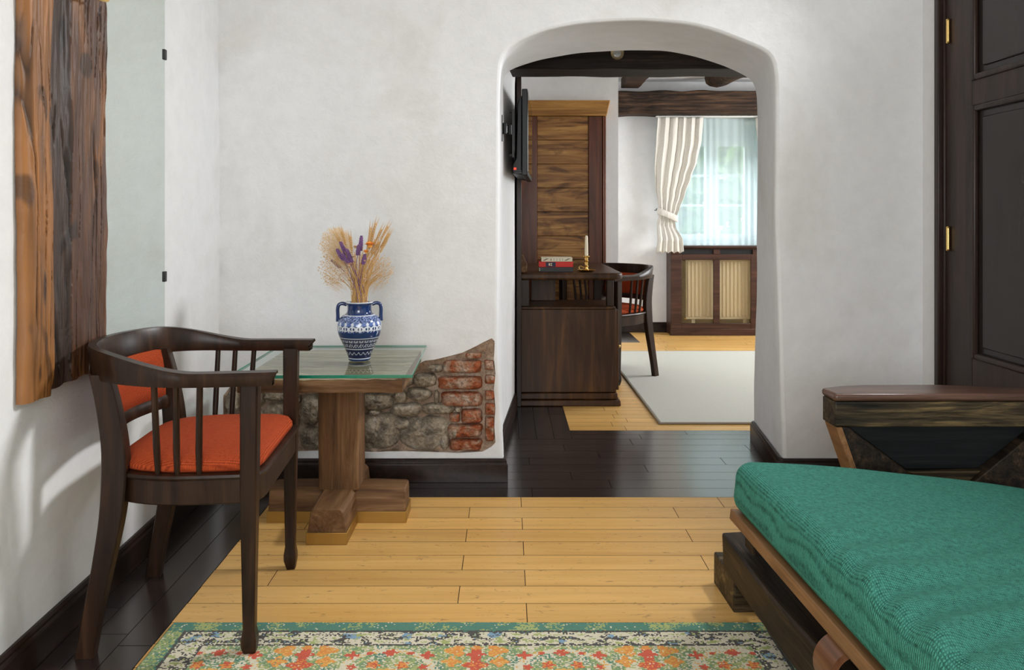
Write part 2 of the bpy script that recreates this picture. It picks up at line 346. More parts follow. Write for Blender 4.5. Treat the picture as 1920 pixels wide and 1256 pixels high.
def catmull(pts, n):
    out = []; P_ = [Vector(p) for p in pts]; P_ = [P_[0]*2-P_[1]]+P_+[P_[-1]*2-P_[-2]]
    for i in range(1, len(P_)-2):
        for k in range(n):
            t = k/n; a, b, c, d = P_[i-1], P_[i], P_[i+1], P_[i+2]
            out.append(0.5*((2*b)+(c-a)*t+(2*a-5*b+4*c-d)*t*t+(3*b-a-3*c+d)*t**3))
    out.append(P_[-2]); return out
def inpoly(x, y, poly):
    r = False; n = len(poly); j = n-1
    for i in range(n):
        xi, yi = poly[i]; xj, yj = poly[j]
        if (yi > y) != (yj > y) and x < (xj-xi)*(y-yi)/(yj-yi)+xi: r = not r
        j = i
    return r

# ------------------------------------------------------------------ setting: floor
YF = 3.345            # face of the wall with the arch
XR = 1.705
def floor_boards():
    mb = MB(); cols = []
    def board(x0, x1, y0, y1, mi, g=0.0011):
        if x1-x0 < 0.004 or y1-y0 < 0.004: return
        mb.mi = mi; r = random.random()
        b = len(mb.f); mb.add([(x0+g, y0+g, 0), (x1-g, y0+g, 0), (x1-g, y1-g, 0), (x0+g, y1-g, 0)], [(0, 1, 2, 3)])
        k = 0.90+0.17*r; t = random.random()
        cols.append((k, k*(0.98+0.03*t), k*(0.93+0.10*t), 1) if mi == 0 else (0.75+0.5*r,)*3+(1,))
    def rows_x(x0, x1, y0, y1, mi, width, length, offs, down=True):
        i = 0; y = y1 if down else y0
        while (y > y0+0.003) if down else (y < y1-0.003):
            ya, yb = (max(y-width, y0), y) if down else (y, min(y+width, y1))
            o = offs[i % len(offs)]; k = math.floor((x0-o)/length); x = x0
            while x < x1-1e-4:
                nx = min(o+(k+1)*length, x1); board(x, nx, ya, yb, mi); x = nx; k += 1
            y = ya if down else yb; i += 1
    def cols_y(x0, x1, y0, y1, mi, width, length, fromright=True):
        i = 0; x = x1
        while x > x0+0.003:
            xa = max(x-width, x0); o = random.random()*length; k = math.floor((y0-o)/length); y = y0
            while y < y1-1e-4:
                ny = min(o+(k+1)*length, y1); board(xa, x, y, ny, mi); y = ny; k += 1
            x = xa; i += 1
    rows_x(-0.895, 1.75, -2.3, 3.153, 0, 0.1085, 0.757, [0.055, -0.137])
    cols_y(-1.30, -0.895, -2.3, 3.153, 1, 0.0865, 1.3)
    rows_x(-1.30, 1.75, 3.153, 3.98, 1, 0.1034, 0.86, [0.10, 0.42, 0.27, 0.60], False)
    rows_x(0.32, 1.75, 3.98, 4.141, 1, 0.0805, 0.86, [0.66, 0.9], False)
    cols_y(-0.15, 0.32, 3.98, 7.06, 1, 0.0865, 1.2)
    rows_x(0.32, 3.9, 4.141, 7.06, 0, 0.085, 0.75, [0.61, 0.55, 0.64, 0.58], False)
    rows_x(-0.15, 1.155, 7.06, 7.75, 1, 0.09, 0.75, [0.5, 0.2], False)
    rows_x(1.155, 3.9, 7.06, 7.75, 0, 0.085, 0.75, [0.62, 0.3], False)
    mb.mi = 2; mb.add([(-1.4, -2.3, -0.004), (3.9, -2.3, -0.004), (3.9, 7.9, -0.004), (-1.4, 7.9, -0.004)], [(0, 1, 2, 3)]); cols.append((1, 1, 1, 1))
    mb.add([(-1.4, -2.3, -0.1), (3.9, -2.3, -0.1), (3.9, 7.9, -0.1), (-1.4, 7.9, -0.1)], [(3, 2, 1, 0)]); cols.append((1, 1, 1, 1))
    me = bpy.data.meshes.new('floor'); me.from_pydata(mb.v, [], mb.f); me.update()
    for mm in (M['floor_light'], M['floor_dark'], M['gap']): me.materials.append(mm)
    me.polygons.foreach_set('material_index', mb.m)
    ca = me.color_attributes.new('Col', 'FLOAT_COLOR', 'CORNER'); i = 0
    for p, c in zip(me.polygons, cols):
        for k in p.loop_indices: ca.data[k].color = c
    o = bpy.data.objects.new('floor', me); COL.objects.link(o); return struct(o)
floor_boards()
def scuffs(mat, scale):   # worn scratches of the light boards
    nt = mat.node_tree; bs = nt.nodes['Principled BSDF']; src = bs.inputs['Base Color'].links[0].from_socket
    v = coords(nt, (9, 30, 1)); n = ntex(nt, v, 1.6, 9, 0.78, 0.3)
    f = ramp(nt, n, [(0.600, (0, 0, 0, 1)), (0.645, (0.75, 0.75, 0.75, 1))])
    v2 = coords(nt, (14, 40, 1), (0, 0, 0.9)); n2 = ntex(nt, v2, 1.1, 8, 0.75, 1.5)
    f2 = ramp(nt, n2, [(0.615, (0, 0, 0, 1)), (0.655, (0.6, 0.6, 0.6, 1))])
    c = mix(nt, f, src, (0.13, 0.075, 0.035, 1)); c = mix(nt, f2, c, (0.17, 0.095, 0.045, 1)); nt.links.new(c, bs.inputs['Base Color'])
scuffs(M['floor_light'], 1)

# ------------------------------------------------------------------ wall with the arch
def pf(x, y, d): return ((x-950)*d/1530, 1.08-(y-408)*d/1530)   # survey measure to metres
def res(pts, n):
    P_ = [Vector((a, b)) for a, b in pts]; L = [0]
    for i in range(1, len(P_)): L.append(L[-1]+(P_[i]-P_[i-1]).length)
    out = []
    for k in range(n):
        s = L[-1]*k/(n-1); i = 1
        while i < len(L)-1 and L[i] < s: i += 1
        t = (s-L[i-1])/max(1e-9, L[i]-L[i-1]); out.append(P_[i-1].lerp(P_[i], t))
    return out
def smooth_poly(pts, it=2):
    for _ in range(it):
        pts = [pts[0]]+[(pts[i-1]+pts[i]*2+pts[i+1])/4 for i in range(1, len(pts)-1)]+[pts[-1]]
    return pts
fl = [(-0.006, 0.0), (-0.012, 0.1), (-0.030, 0.35), (-0.039, 0.573), (-0.034, 0.9), (-0.031, 1.2), (-0.030, 1.5), (-0.028, 1.70)]
fa = [(-0.028, 1.70), (-0.024, 1.742)]+[pf(x, y, YF) for x, y in ((957, 87), (993, 67), (1030, 55), (1085, 44), (1140, 40), (1206, 38), (1286, 44), (1341, 57), (1396, 79), (1440, 97), (1452, 110))]+[(1.104, 1.69)]
fr_ = [(1.104, 1.69), (1.106, 1.3), (1.100, 1.1), (1.112, 0.8), (1.122, 0.45), (1.137, 0.08), (1.138, 0.0)]
bl = [(-0.020, 0.0), (-0.020, 0.5), (-0.022, 1.1), (-0.030, 1.5), (-0.032, 1.73)]
ba = [(-0.032, 1.73)]+[pf(x, y, 3.95) for x, y in ((945, 136), (962, 128), (1011, 112), (1085, 99), (1176, 94), (1250, 95), (1305, 106), (1360, 124), (1396, 141), (1415, 152))]+[(1.215, 1.69)]
br = [(1.215, 1.69), (1.214, 1.2), (1.212, 0.7), (1.200, 0.3), (1.196, 0.0)]
front = smooth_poly(res(fl, 24)[:-1]+res(fa, 50)[:-1]+res(fr_, 24), 3)
back = smooth_poly(res(bl, 24)[:-1]+res(ba, 50)[:-1]+res(br, 24), 3)
nA = len(front)
def offs(pts, d):
    out = []
    for i, p in enumerate(pts):
        t = (pts[min(i+1, nA-1)]-pts[max(i-1, 0)]).normalized(); nrm = Vector((-t.y, t.x))   # outward of the opening
        q = p+nrm*d
        if i in (0, nA-1): q.y = 0
        out.append(q)
    return out
niche = [pf(x, y, YF) for x, y in ((418, 742), (432, 724), (452, 716), (500, 706), (560, 700), (620, 700), (690, 697), (740, 694), (776, 686), (797, 676), (815, 674), (840, 668), (867, 661), (890, 650), (905, 642), (922, 634), (928, 640), (926, 672), (929, 700), (926, 730), (929, 765), (927, 800), (929, 830), (921, 838), (905, 847), (860, 849), (824, 848), (760, 846), (700, 848), (640, 845), (560, 846), (500, 850), (440, 848), (419, 845))]
def wob(x, z): return 0.010*noise.noise(Vector((x*1.7, z*1.3, 4.2)))+0.004*noise.noise(Vector((x*6, z*5, 8)))
def wall_front():
    XL0, XR0, ZT = -1.20, 1.80, 2.62
    rim = offs(front, 0.013)
    outer = [(XL0, 0)]+[(p.x, max(p.y, 0)) for p in rim]+[(XR0, 0), (XR0, ZT), (XL0, ZT)]
    verts = [Vector(p) for p in outer]; n0 = len(verts); edges = [(i, (i+1) % n0) for i in range(n0)]
    nv = [Vector(p) for p in niche]; n1 = len(nv); verts += nv; edges += [(n0+i, n0+(i+1) % n1) for i in range(n1)]
    g = 0.045; x = XL0+0.02
    while x < XR0-0.01:
        z = 0.02
        while z < ZT-0.01:
            px, pz = x+random.uniform(-.006, .006), z+random.uniform(-.006, .006)
            if inpoly(px, pz, outer) and not inpoly(px, pz, niche):
                if min((Vector((px, pz))-v).length for v in verts[:n0+n1]) > 0.018: verts.append(Vector((px, pz)))
            z += g
        x += g
    r = delaunay_2d_cdt(verts, edges, [], 0, 1e-6)
    vs, fs = r[0], r[2]; mb = MB(); keep = []
    for f in fs:
        c = sum((vs[i] for i in f), Vector((0, 0)))/len(f)
        if inpoly(c.x, c.y, outer) and not inpoly(c.x, c.y, niche): keep.append(tuple(f))
    mb.add([(v.x, YF+wob(v.x, v.y), v.y) for v in vs], keep)
    # rounded arris, reveal and back ring of the opening
    def ring(pts, y, wf): return [(p.x, y+(wob(p.x, p.y) if wf else 0), p.y) for p in pts]
    rings = [ring(offs(front, 0.013), YF, 1), ring(offs(front, 0.005), YF+0.0025, 1), ring(offs(front, 0.001), YF+0.007, 1), ring(front, YF+0.016, 1)]
    for k in range(1, 9):
        t = k/8; rings.append([(a.x*(1-t)+b.x*t+0.006*noise.noise(Vector((a.x*3, a.y*3, t*3))), YF+0.016+(3.95-YF-0.016)*t, a.y*(1-t)+b.y*t) for a, b in zip(front, back)])
    mb.loft(rings, cap=False, closed=False)
    # niche rim going back
    nr = [Vector(p) for p in niche]
    mb.loft([[(p.x, YF+wob(p.x, p.y), p.y) for p in nr], [(p.x, YF+0.055, p.y) for p in nr]], cap=False)
    # back face of the wall
    bo = [(-1.2, 0)]+[(p.x, max(p.y, 0)) for p in back]+[(3.9, 0), (3.9, 2.62), (-1.2, 2.62)]
    vb = [Vector(p) for p in bo]; r = delaunay_2d_cdt(vb, [(i, (i+1) % len(vb)) for i in range(len(vb))], [], 0, 1e-6)
    kb = []
    for f in r[2]:
        c = sum((r[0][i] for i in f), Vector((0, 0)))/len(f)
        if inpoly(c.x, c.y, bo): kb.append(tuple(f))
    mb.add([(v.x, 3.95, v.y) for v in r[0]], kb)
    o = mb.build('wall_front', M['plaster'], smooth=True, angle=60); return struct(o)
wall_front()

# exposed masonry in the wall
def masonry():
    t = thing('exposed_masonry', 'patch of bare rubble stone and red brick in the white wall behind the glass table', 'stonework', (-0.5, YF, 0.12))
    loc = Matrix.Translation((0.5, -YF, -0.12))
    # mortar bed
    mb = MB(); poly = [Vector(p) for p in niche]; vs = list(poly); n1 = len(vs)
    x = -1.2
    while x < 0:
        z = 0.1
        while z < 0.65:
            if inpoly(x, z, niche) and min((Vector((x, z))-v).length for v in vs[:n1]) > 0.008: vs.append(Vector((x, z)))
            z += 0.011
        x += 0.011
    r = delaunay_2d_cdt(vs, [(i, (i+1) % n1) for i in range(n1)], [], 0, 1e-6)
    kb = [tuple(f) for f in r[2] if inpoly(*(sum((r[0][i] for i in f), Vector((0, 0)))/len(f)), niche)]
    def depth(p):
        e = min((p-q).length for q in poly)
        return YF+0.006+0.022*min(1, e/0.05)+0.010*noise.noise(Vector((p.x*30, p.y*30, 1)))*min(1, e/0.03)
    mb.add([(v.x, depth(v), v.y) for v in r[0]], kb); mb.build('mortar_bed', M['mortar'], t, smooth=True, mat4=loc)
    def block(mb, x0, x1, z0, z1, p, seed, out=0.012, jit=0.2, flat=False):
        k_ = 1.07 if flat else 1.09; cx, cz, a, b = (x0+x1)/2, (z0+z1)/2, (x1-x0)/2*(1.03 if flat else k_), (z1-z0)/2*k_; nr, ns = 14, 64; rings = []
        for i in range(nr+1):
            s = 1-i/nr; ring = []
            for k in range(ns):
                th = 2*math.pi*k/ns; c, sn = math.cos(th), math.sin(th)
                e = 1/((abs(c)**p+abs(sn)**p)**(1/p)); e *= 1+jit*noise.noise(Vector((c*1.3+seed, sn*1.3, seed*2.3)))+jit*0.3*noise.noise(Vector((c*4+seed, sn*4, seed)))
                u, v = cx+a*e*c*s, cz+b*e*sn*s
                h = (1-s**(6 if flat else 3))**0.6
                y = YF+0.034-(0.034+out)*h+0.007*noise.noise(Vector((u*28, v*28, seed)))+0.0045*noise.noise(Vector((u*80, v*80, seed)))+0.0025*noise.noise(Vector((u*190, v*190, seed)))
                ring.append((u, y, v))
            rings.append(ring)
        mb.loft(rings, cap=False)
    def P2(x0, x1, y0, y1):
        a = pf(x0, y1, YF); b = pf(x1, y0, YF); return a[0], b[0], a[1], b[1]
    st = MB()
    stones = [(753, 838, 782, 846), (668, 748, 776, 842), (733, 789, 757, 783), (791, 851, 757, 779), (774, 818, 700, 727), (762, 806, 728, 753), (668, 735, 738, 772), (737, 762, 735, 757), (745, 775, 700, 728), (813, 823, 733, 758), (690, 712, 768, 780), (735, 770, 784, 806), (640, 668, 745, 790), (640, 668, 793, 844), (668, 745, 706, 736),
              (562, 600, 742, 800), (562, 600, 803, 846), (598, 640, 740, 842), (495, 545, 734, 752), (495, 560, 756, 812), (500, 555, 815, 846), (548, 562, 742, 758), (560, 640, 706, 738), (420, 450, 735, 775), (452, 493, 722, 765), (424, 460, 778, 812), (463, 494, 768, 810), (424, 470, 815, 846), (472, 498, 813, 846), (500, 558, 710, 732), (640, 668, 706, 742),
              (852, 866, 762, 775), (742, 757, 758, 781), (846, 858, 802, 824), (824, 842, 845, 812), (800, 830, 684, 700)]
    for i, (a, b, c, d) in enumerate(stones):
        c, d = min(c, d), max(c, d); block(st, *P2(a, b, c, d), 2.6 if (b-a) > 25 else 2.2, i*3.7+1, 0.010, 0.16)
    st.build('stonework', M['stone'], t, smooth=True, mat4=loc)
    bk = MB()
    bricks = [(830, 902, 676, 700), (820, 904, 707, 731), (826, 904, 737, 763), (864, 904, 769, 794), (842, 862, 776, 792), (838, 904, 797, 821), (842, 904, 825, 846),
              (908, 927, 676, 694), (909, 929, 704, 720), (909, 928, 733, 751), (909, 929, 757, 779), (909, 927, 783, 829), (872, 902, 662, 673)]
    for i, (a, b, c, d) in enumerate(bricks): block(bk, *P2(a, b, c, d), 6, i*5.1+2, 0.008, 0.06, True)
    o = bk.build('brickwork', M['brickm'], t, smooth=True, mat4=loc); o['label'] = 'weathered red bricks at the corner of the patch'
masonry()

# ------------------------------------------------------------------ other walls and ceilings
def wall_strip(name, pts, z0, z1, mat, nz=30, amp=0.008, thick=0.12, side=1, holes=()):
    """wall along plan points; the visible face is gently uneven, thick on the other side."""
    P_ = [Vector(p) for p in pts]; L = [0]
    for i in range(1, len(P_)): L.append(L[-1]+(P_[i]-P_[i-1]).length)
    n = max(2, int(L[-1]/0.08)); us = sorted(set([L[-1]*k/n for k in range(n+1) if all(abs(L[-1]*k/n-q) > 0.02 for q in L[1:-1])]+L+[h for hh in holes for h in hh[:2]])); zs = sorted(set([z0+(z1-z0)*k/nz for k in range(nz+1)]+[h for hh in holes for h in hh[2:]]))
    def at(u):
        i = 1
        while i < len(L)-1 and L[i] < u: i += 1
        return P_[i-1].lerp(P_[i], (u-L[i-1])/(L[i]-L[i-1])), (P_[i]-P_[i-1]).normalized()
    mb = MB(); vs = []
    for off in (0, thick):
        for u in us:
            p, d = at(u); nn = Vector((-d.y, d.x))*side
            for z in zs:
                a = amp*noise.noise(Vector((p.x*1.5+3, p.y*1.5, z*1.3))) if off == 0 else 0
                vs.append((p.x-nn.x*(off-a), p.y-nn.y*(off-a), z))
    nz_ = len(zs); nu = len(us); fs = []
    hole = lambda i, j: any(us[i] >= h[0]-1e-6 and us[i+1] <= h[1]+1e-6 and zs[j] >= h[2]-1e-6 and zs[j+1] <= h[3]+1e-6 for h in holes)
    H_ = set((i, j) for i in range(nu-1) for j in range(nz_-1) if hole(i, j)); K = nu*nz_
    for i in range(nu-1):
        for j in range(nz_-1):
            if (i, j) in H_: continue
            a, b, c, d = i*nz_+j, (i+1)*nz_+j, (i+1)*nz_+j+1, i*nz_+j+1
            fs += [(a, b, c, d), (K+d, K+c, K+b, K+a)]
            for (di, dj, e) in ((-1, 0, (a, d)), (1, 0, (b, c)), (0, -1, (a, b)), (0, 1, (d, c))):
                ii, jj = i+di, j+dj
                if (ii, jj) in H_ or ii < 0 or jj < 0 or ii >= nu-1 or jj >= nz_-1: fs.append((e[0], e[1], K+e[1], K+e[0]))
    mb.add(vs, fs); return struct(mb.build(name, mat, smooth=True, angle=50))
LWALL = lambda y: -1.140-0.0265*(y-1.817)
wall_strip('wall_left', [(LWALL(-2.3), -2.3), (LWALL(3.36), 3.36)], 0, 2.62, M['plaster'], side=-1, amp=0.006)
wall_strip('wall_right', [(XR, -2.3), (XR, 3.36)], 0, 2.62, M['plaster_plain'], side=1, holes=[(4.87, 5.43, 2.05, 2.38)], amp=0.003)
wall_strip('wall_back', [(-1.2, -2.2), (1.8, -2.2)], 0, 2.62, M['plaster_plain'], side=1, holes=[(0.05, 1.75, 0.85, 2.35)])
wall_strip('wall_passage', [(-0.034, 3.71), (0.045, 4.585), (0.052, 6.0)], 0, 2.45, M['plaster_plain'], side=-1, amp=0.003)
wall_strip('wall_partition', [(-0.1, 5.94), (0.812, 5.94), (0.812, 7.75)], 0, 2.45, M['plaster_plain'], side=-1, amp=0.0, thick=0.12)
wall_strip('wall_far', [(0.7, 7.70), (3.95, 7.70)], 0, 2.45, M['plaster_plain'], side=-1, holes=[(0.85, 1.78, 0.80, 1.99)], thick=0.45, amp=0.004)
wall_strip('wall_far_right', [(3.8, 3.9), (3.8, 7.8)], 0, 2.45, M['plaster_plain'], side=1, holes=[(1.3, 2.9, 0.9, 2.1)])
struct(MB().box(-1.4, 1.9, -2.4, 3.4, 2.60, 2.72).build('ceiling', M['ceil']))
struct(MB().box(-0.2, 3.95, 3.9, 7.85, 2.36, 2.48).build('ceiling', M['ceil']))

# baseboards
def baseboard(name, path, h=0.095, th=0.018):
    """path: plan points, room side on the left"""
    mb = MB(); P_ = [Vector(p) for p in path]; rings = []
    prof = [(0, 0), (th, 0), (th, h-0.022), (th-0.005, h-0.014), (th-0.004, h-0.008), (th-0.010, h), (0, h)]
    for i, p in enumerate(P_):
        d0 = (P_[i]-P_[i-1]).normalized() if i else (P_[1]-P_[0]).normalized(); d1 = (P_[i+1]-P_[i]).normalized() if i < len(P_)-1 else d0
        n0 = Vector((-d0.y, d0.x)); n1 = Vector((-d1.y, d1.x)); nn = (n0+n1).normalized(); nn /= max(0.3, nn.dot(n1))
        rings.append([(p.x+nn.x*o, p.y+nn.y*o, z) for o, z in prof])
    mb.loft(rings); return struct(mb.build(name, M['dark_x'], bevel=0.0015))
baseboard('baseboard_left', [(LWALL(YF)-0.002, YF-0.004), (LWALL(-2.1)-0.002, -2.1)])
baseboard('baseboard_front', [(0.042, 4.585), (-0.037, 3.71), (-0.014, YF-0.002), (LWALL(YF)+0.015, YF-0.002)])
baseboard('baseboard_arch_right', [(1.69, YF-0.002), (1.135, YF-0.002), (1.128, YF+0.02), (1.198, 3.95), (1.24, 3.97)])
baseboard('baseboard_far', [(1.505, 7.698), (0.83, 7.698)])

# ------------------------------------------------------------------ far room: beams
t = thing('ceiling_lintel', 'soot-dark timber lintel across the top of the passage just behind the arch', 'beam', (0.55, 4.3, 1.846))
timber('beam', -0.7, 1.2, -0.10, 0.145, 0.0, 0.28, M['soot'], t, 0.006)
timber('edge_board', -0.7, 1.2, 0.146, 0.19, 0.006, 0.06, M['beam'], t, 0.008)
t = thing('spotlight', 'small round recessed spotlight on the dark lintel above the arch passage', 'spotlight', (0.568, 4.196, 1.925))
R90 = Matrix.Rotation(math.pi/2, 4, 'X')
MB().lathe([(0.020, 0.0), (0.026, 0.004), (0.033, 0.010), (0.035, 0.004), (0.034, -0.003), (0.020, -0.003)], seg=32, cap=False).build('trim_ring', M['dishm'], t, smooth=True, mat4=R90)
MB().lathe([(0.001, 0.003), (0.012, 0.0025), (0.021, 0.000), (0.021, -0.003)], seg=24).build('lens', M['lens'], t, smooth=True, mat4=R90)
o = timber('wall_beam', 0.99, 3.7, 7.42, 7.66, 2.022, 2.236, M['beam'], None, 0.016, 0.05, 0.012)
tag(o, 'heavy rough dark brown beam running over the far window and its curtain', 'beam')
o = timber('ceiling_joist', 1.05, 1.21, 6.1, 7.50, 2.268, 2.36, M['beam'], None, 0.012); tag(o, 'short squared ceiling joist end above the heavy beam, nearer the plank wardrobe', 'beam', 'ceiling joists')
mb = MB(); rings = []
for k in range(15):
    y = 7.45-k*0.1; rings.append([(1.88+0.03*k/3+(0.11 if k else 0.07)*math.cos(a)*(1+0.06*noise.noise(Vector((k, a, 2)))), y, 2.335+(0.085 if k else 0.06)*math.sin(a)+0.012*noise.noise(Vector((k*.7, 3, 1)))) for a in [2*math.pi*q/12 for q in range(12)]])
mb.loft(rings); o = mb.build('ceiling_joist', M['beam'], smooth=True, angle=60); tag(o, 'rounded log-like ceiling joist end above the curtain, right one of the two', 'beam', 'ceiling joists')

# ------------------------------------------------------------------ window with curtains
W0 = 8.0
win = struct(MB().box(1.55, 2.49, W0+0.02, W0+0.08, 0.80, 0.86).box(1.55, 2.49, W0+0.02, W0+0.08, 1.86, 1.99).box(1.55, 1.625, W0+0.02, W0+0.08, 0.86, 1.86).box(2.395, 2.49, W0+0.02, W0+0.08, 0.86, 1.86).build('window_1', M['white_paint'], bevel=0.004))
for (a, b, nm) in ((1.625, 2.008, 'sash'), (2.010, 2.395, 'sash')):
    mb = MB(); s = 0.060; y0, y1 = W0, W0+0.05
    mb.box(a, a+s, y0, y1, 0.86, 1.86).box(b-s, b, y0, y1, 0.86, 1.86).box(a+s, b-s, y0, y1, 0.86, 0.915).box(a+s, b-s, y0, y1, 1.78, 1.86)
    for z in (1.20, 1.49): mb.box(a+s, b-s, y0+0.01, y1-0.01, z-0.011, z+0.011)
    f = mb.build('sash', M['white_paint'], win, bevel=0.003)
    MB().box(a+s-.005, b-s+.005, W0+0.022, W0+0.026, 0.91, 1.785).build('pane', M['pane'], f)
struct(MB().box(1.53, 2.52, 7.60, 8.05, 0.775, 0.802).build('trim_1', M['white_paint'], bevel=0.004))
mb = MB(); x0 = XR+0.05; mb.box(x0, x0+0.05, 2.57, 2.60, 2.05, 2.38).box(x0, x0+0.05, 3.10, 3.13, 2.05, 2.38).box(x0, x0+0.05, 2.60, 3.10, 2.05, 2.08).box(x0, x0+0.05, 2.60, 3.10, 2.35, 2.38)
struct(mb.build('window_2', M['white_paint'], bevel=0.003))
rail = MB().box(1.385, 2.75, 7.555, 7.60, 2.010, 2.024)
tag(rail.build('curtain_rail', M['white_rail'], bevel=0.003), 'thin white curtain rail fixed under the heavy beam', 'rail')

def curtain(mirror=None):
    """tied-back linen curtain hanging from the rail"""
    NU, NV = 150, 90; zt, zb = 2.008, 0.765
    L_ = [(2.008, 1.400), (1.80, 1.385), (1.55, 1.368), (1.35, 1.375), (1.18, 1.400), (1.10, 1.412), (1.02, 1.390), (0.90, 1.372), (0.765, 1.358)]
    R_ = [(2.008, 1.815), (1.80, 1.800), (1.60, 1.760), (1.45, 1.705), (1.30, 1.650), (1.18, 1.600), (1.08, 1.560), (1.00, 1.565), (0.90, 1.600), (0.765, 1.610)]
    def ip(T, z):
        for i in range(len(T)-1):
            if z <= T[i][0]+1e-9 and z >= T[i+1][0]-1e-9:
                t = (T[i][0]-z)/(T[i][0]-T[i+1][0]); t = t*t*(3-2*t)*0.5+t*0.5; return T[i][1]*(1-t)+T[i+1][1]*t
        return T[-1][1]
    mb = MB(); vs = []
    for j in range(NV+1):
        z = zt-(zt-zb)*j/NV; l, r = ip(L_, z), ip(R_, z)
        for i in range(NU+1):
            u = i/NU; k = 5.0; g = max(0.0, 1-abs(z-1.10)/0.25)
            a = 0.015*(1-0.45*g); ph = 2*math.pi*k*u+0.8*math.sin(z*2+u*3)
            y = 7.545+a*math.sin(ph)+0.004*math.sin(ph*2.3+z*4)-(0.130 if z < 1.0 else 0)*min(1, (1.0-z)/0.12 if z < 1.0 else 0)
            zz = z
            if j == NV: zz -= 0.010*math.sin(ph)
            x = l+(r-l)*u+0.004*math.sin(ph*2)
            if mirror: x = 2*mirror-x
            vs.append((x, y, zz-(0.045*(u-0.5)*g if 1 else 0)))
    fs = [(j*(NU+1)+i, j*(NU+1)+i+1, (j+1)*(NU+1)+i+1, (j+1)*(NU+1)+i) for j in range(NV) for i in range(NU)]
    mb.add(vs, fs); return mb
def mk_curtain(label, mirror):
    x = 1.6 if not mirror else 2*mirror-1.6
    t = thing('curtain', label, 'curtain', (x, 7.545, 0.76), group='linen curtains at the far window'); T = Matrix.Translation((-x, -7.545, -0.76))
    o = curtain(mirror).build('drape', M['curtain'], t, smooth=True, mat4=T, angle=80)
    o.modifiers.new('s', 'SOLIDIFY').thickness = 0.002
    mb = MB(); rings = []
    for k in range(36):
        a = 2*math.pi*k/36; xx = 1.487+0.092*math.cos(a); y = 7.543+0.055*math.sin(a); zc = 1.105-0.42*(xx-1.487)
        if mirror: xx = 2*mirror-xx
        dx, dy = math.cos(a)*0.003*(1 if not mirror else -1), math.sin(a)*0.003
        rings.append([(xx, y, zc-0.030), (xx+dx, y+dy, zc-0.028), (xx+dx, y+dy, zc+0.028), (xx, y, zc+0.030)])
    rings.append(rings[0]); mb.loft(rings, cap=False); mb.build('tie_back', M['curtain'], t, smooth=True, mat4=T, angle=60)
    hx = 1.394 if not mirror else 2*mirror-1.394
    MB().tube([(hx, 7.69, 1.15), (hx, 7.60, 1.15), (hx, 7.585, 1.165)], 0.004, 8).build('hook', M['metal_dark'], t, smooth=True, mat4=T)
mk_curtain('cream linen curtain tied back on the left of the far window', None)
mk_curtain('cream linen curtain right of the far window, only a sliver seen past the arch', 2.06)
mb = MB(); NU, NV = 260, 24; vs = []
for j in range(NV+1):
    z = 2.008-(2.008-0.822)*j/NV
    for i in range(NU+1):
        u = i/NU; ph = 2*math.pi*15*u+1.5*math.sin(u*17); vs.append((1.50+1.05*u, 7.640+(0.010+0.005*math.sin(u*9))*math.sin(ph)*(0.6+0.4*j/NV), z))
mb.add(vs, [(j*(NU+1)+i, j*(NU+1)+i+1, (j+1)*(NU+1)+i+1, (j+1)*(NU+1)+i) for j in range(NV) for i in range(NU)])
tag(mb.build('sheer_curtain', M['sheer'], smooth=True, angle=80), 'white translucent sheer curtain across the far window, behind the tied-back linen', 'curtain')

# radiator and cover
t = thing('radiator_cover', 'red-brown panelled wooden radiator cover with two mesh doors under the far window', 'radiator cover', (1.92, 7.60, 0))
T = Matrix.Translation((-1.92, -7.60, 0))
yf, yb = 7.477, 7.69
mb = MB(); mb.box(1.505, 1.53, yf+.02, yb, 0.0, 0.80).box(2.315, 2.34, yf+.02, yb, 0.0, 0.80).box(1.53, 2.315, yb-.006, yb, 0.02, 0.77)
mb.build('carcass', M['cover'], t, bevel=0.003, mat4=T)
MB().box(1.49, 2.355, yf-.015, yb+.005, 0.800, 0.822).box(1.50, 2.345, yf-.006, yb, 0.790, 0.800).build('top_board', M['cover'], t, bevel=0.005, mat4=T)
mb = MB(); mb.box(1.505, 1.605, yf, yf+.022, 0.06, 0.745).box(1.8955, 1.9545, yf, yf+.022, 0.1125, 0.6915).box(2.238, 2.34, yf, yf+.022, 0.06, 0.745).box(1.6055, 2.2375, yf, yf+.022, 0.692, 0.745).box(1.6055, 2.2375, yf, yf+.022, 0.06, 0.112)
mb.box(1.505, 1.585, yf, yf+.022, 0.7455, 0.79).box(1.895, 1.955, yf, yf+.022, 0.7455, 0.79).box(2.255, 2.34, yf, yf+.022, 0.7455, 0.79)
mb.build('front_frame', M['cover'], t, bevel=0.003, mat4=T)
MB().box(1.497, 2.348, yf-.010, yf+.03, 0.0, 0.062).build('plinth', M['cover'], t, bevel=0.004, mat4=T)
MB().box(1.53, 1.53, yf, yf, 0, 0)
for a, b in ((1.605, 1.895), (1.955, 2.238)):
    o = MB().box(a, b, yf+.010, yf+.012, 0.112, 0.692).build('mesh_panel', M['mesh'], t, mat4=T); o['label'] = 'amber wire mesh panel'
MB().box(1.585, 1.895, yf+.020, yf+.023, 0.745, 0.79).box(1.955, 2.255, yf+.020, yf+.023, 0.745, 0.79).build('vent_strip', M['metal_dark'], t, mat4=T)
MB().tube([(1.632, yf+.016, 0.155), (1.632, yf-.004, 0.155), (1.645, yf-.006, 0.155)], 0.005, 8).build('catch', M['brass'], t, smooth=True, mat4=T)
mb = MB(); mb.box(1.66, 2.30, 7.56, 7.60, 0.14, 0.70)
x = 1.672
while x < 2.28:
    mb.prism([(x, 7.56), (x+0.005, 7.545), (x+0.020, 7.545), (x+0.025, 7.56)], 0.165, 0.675, 'z'); x += 0.036
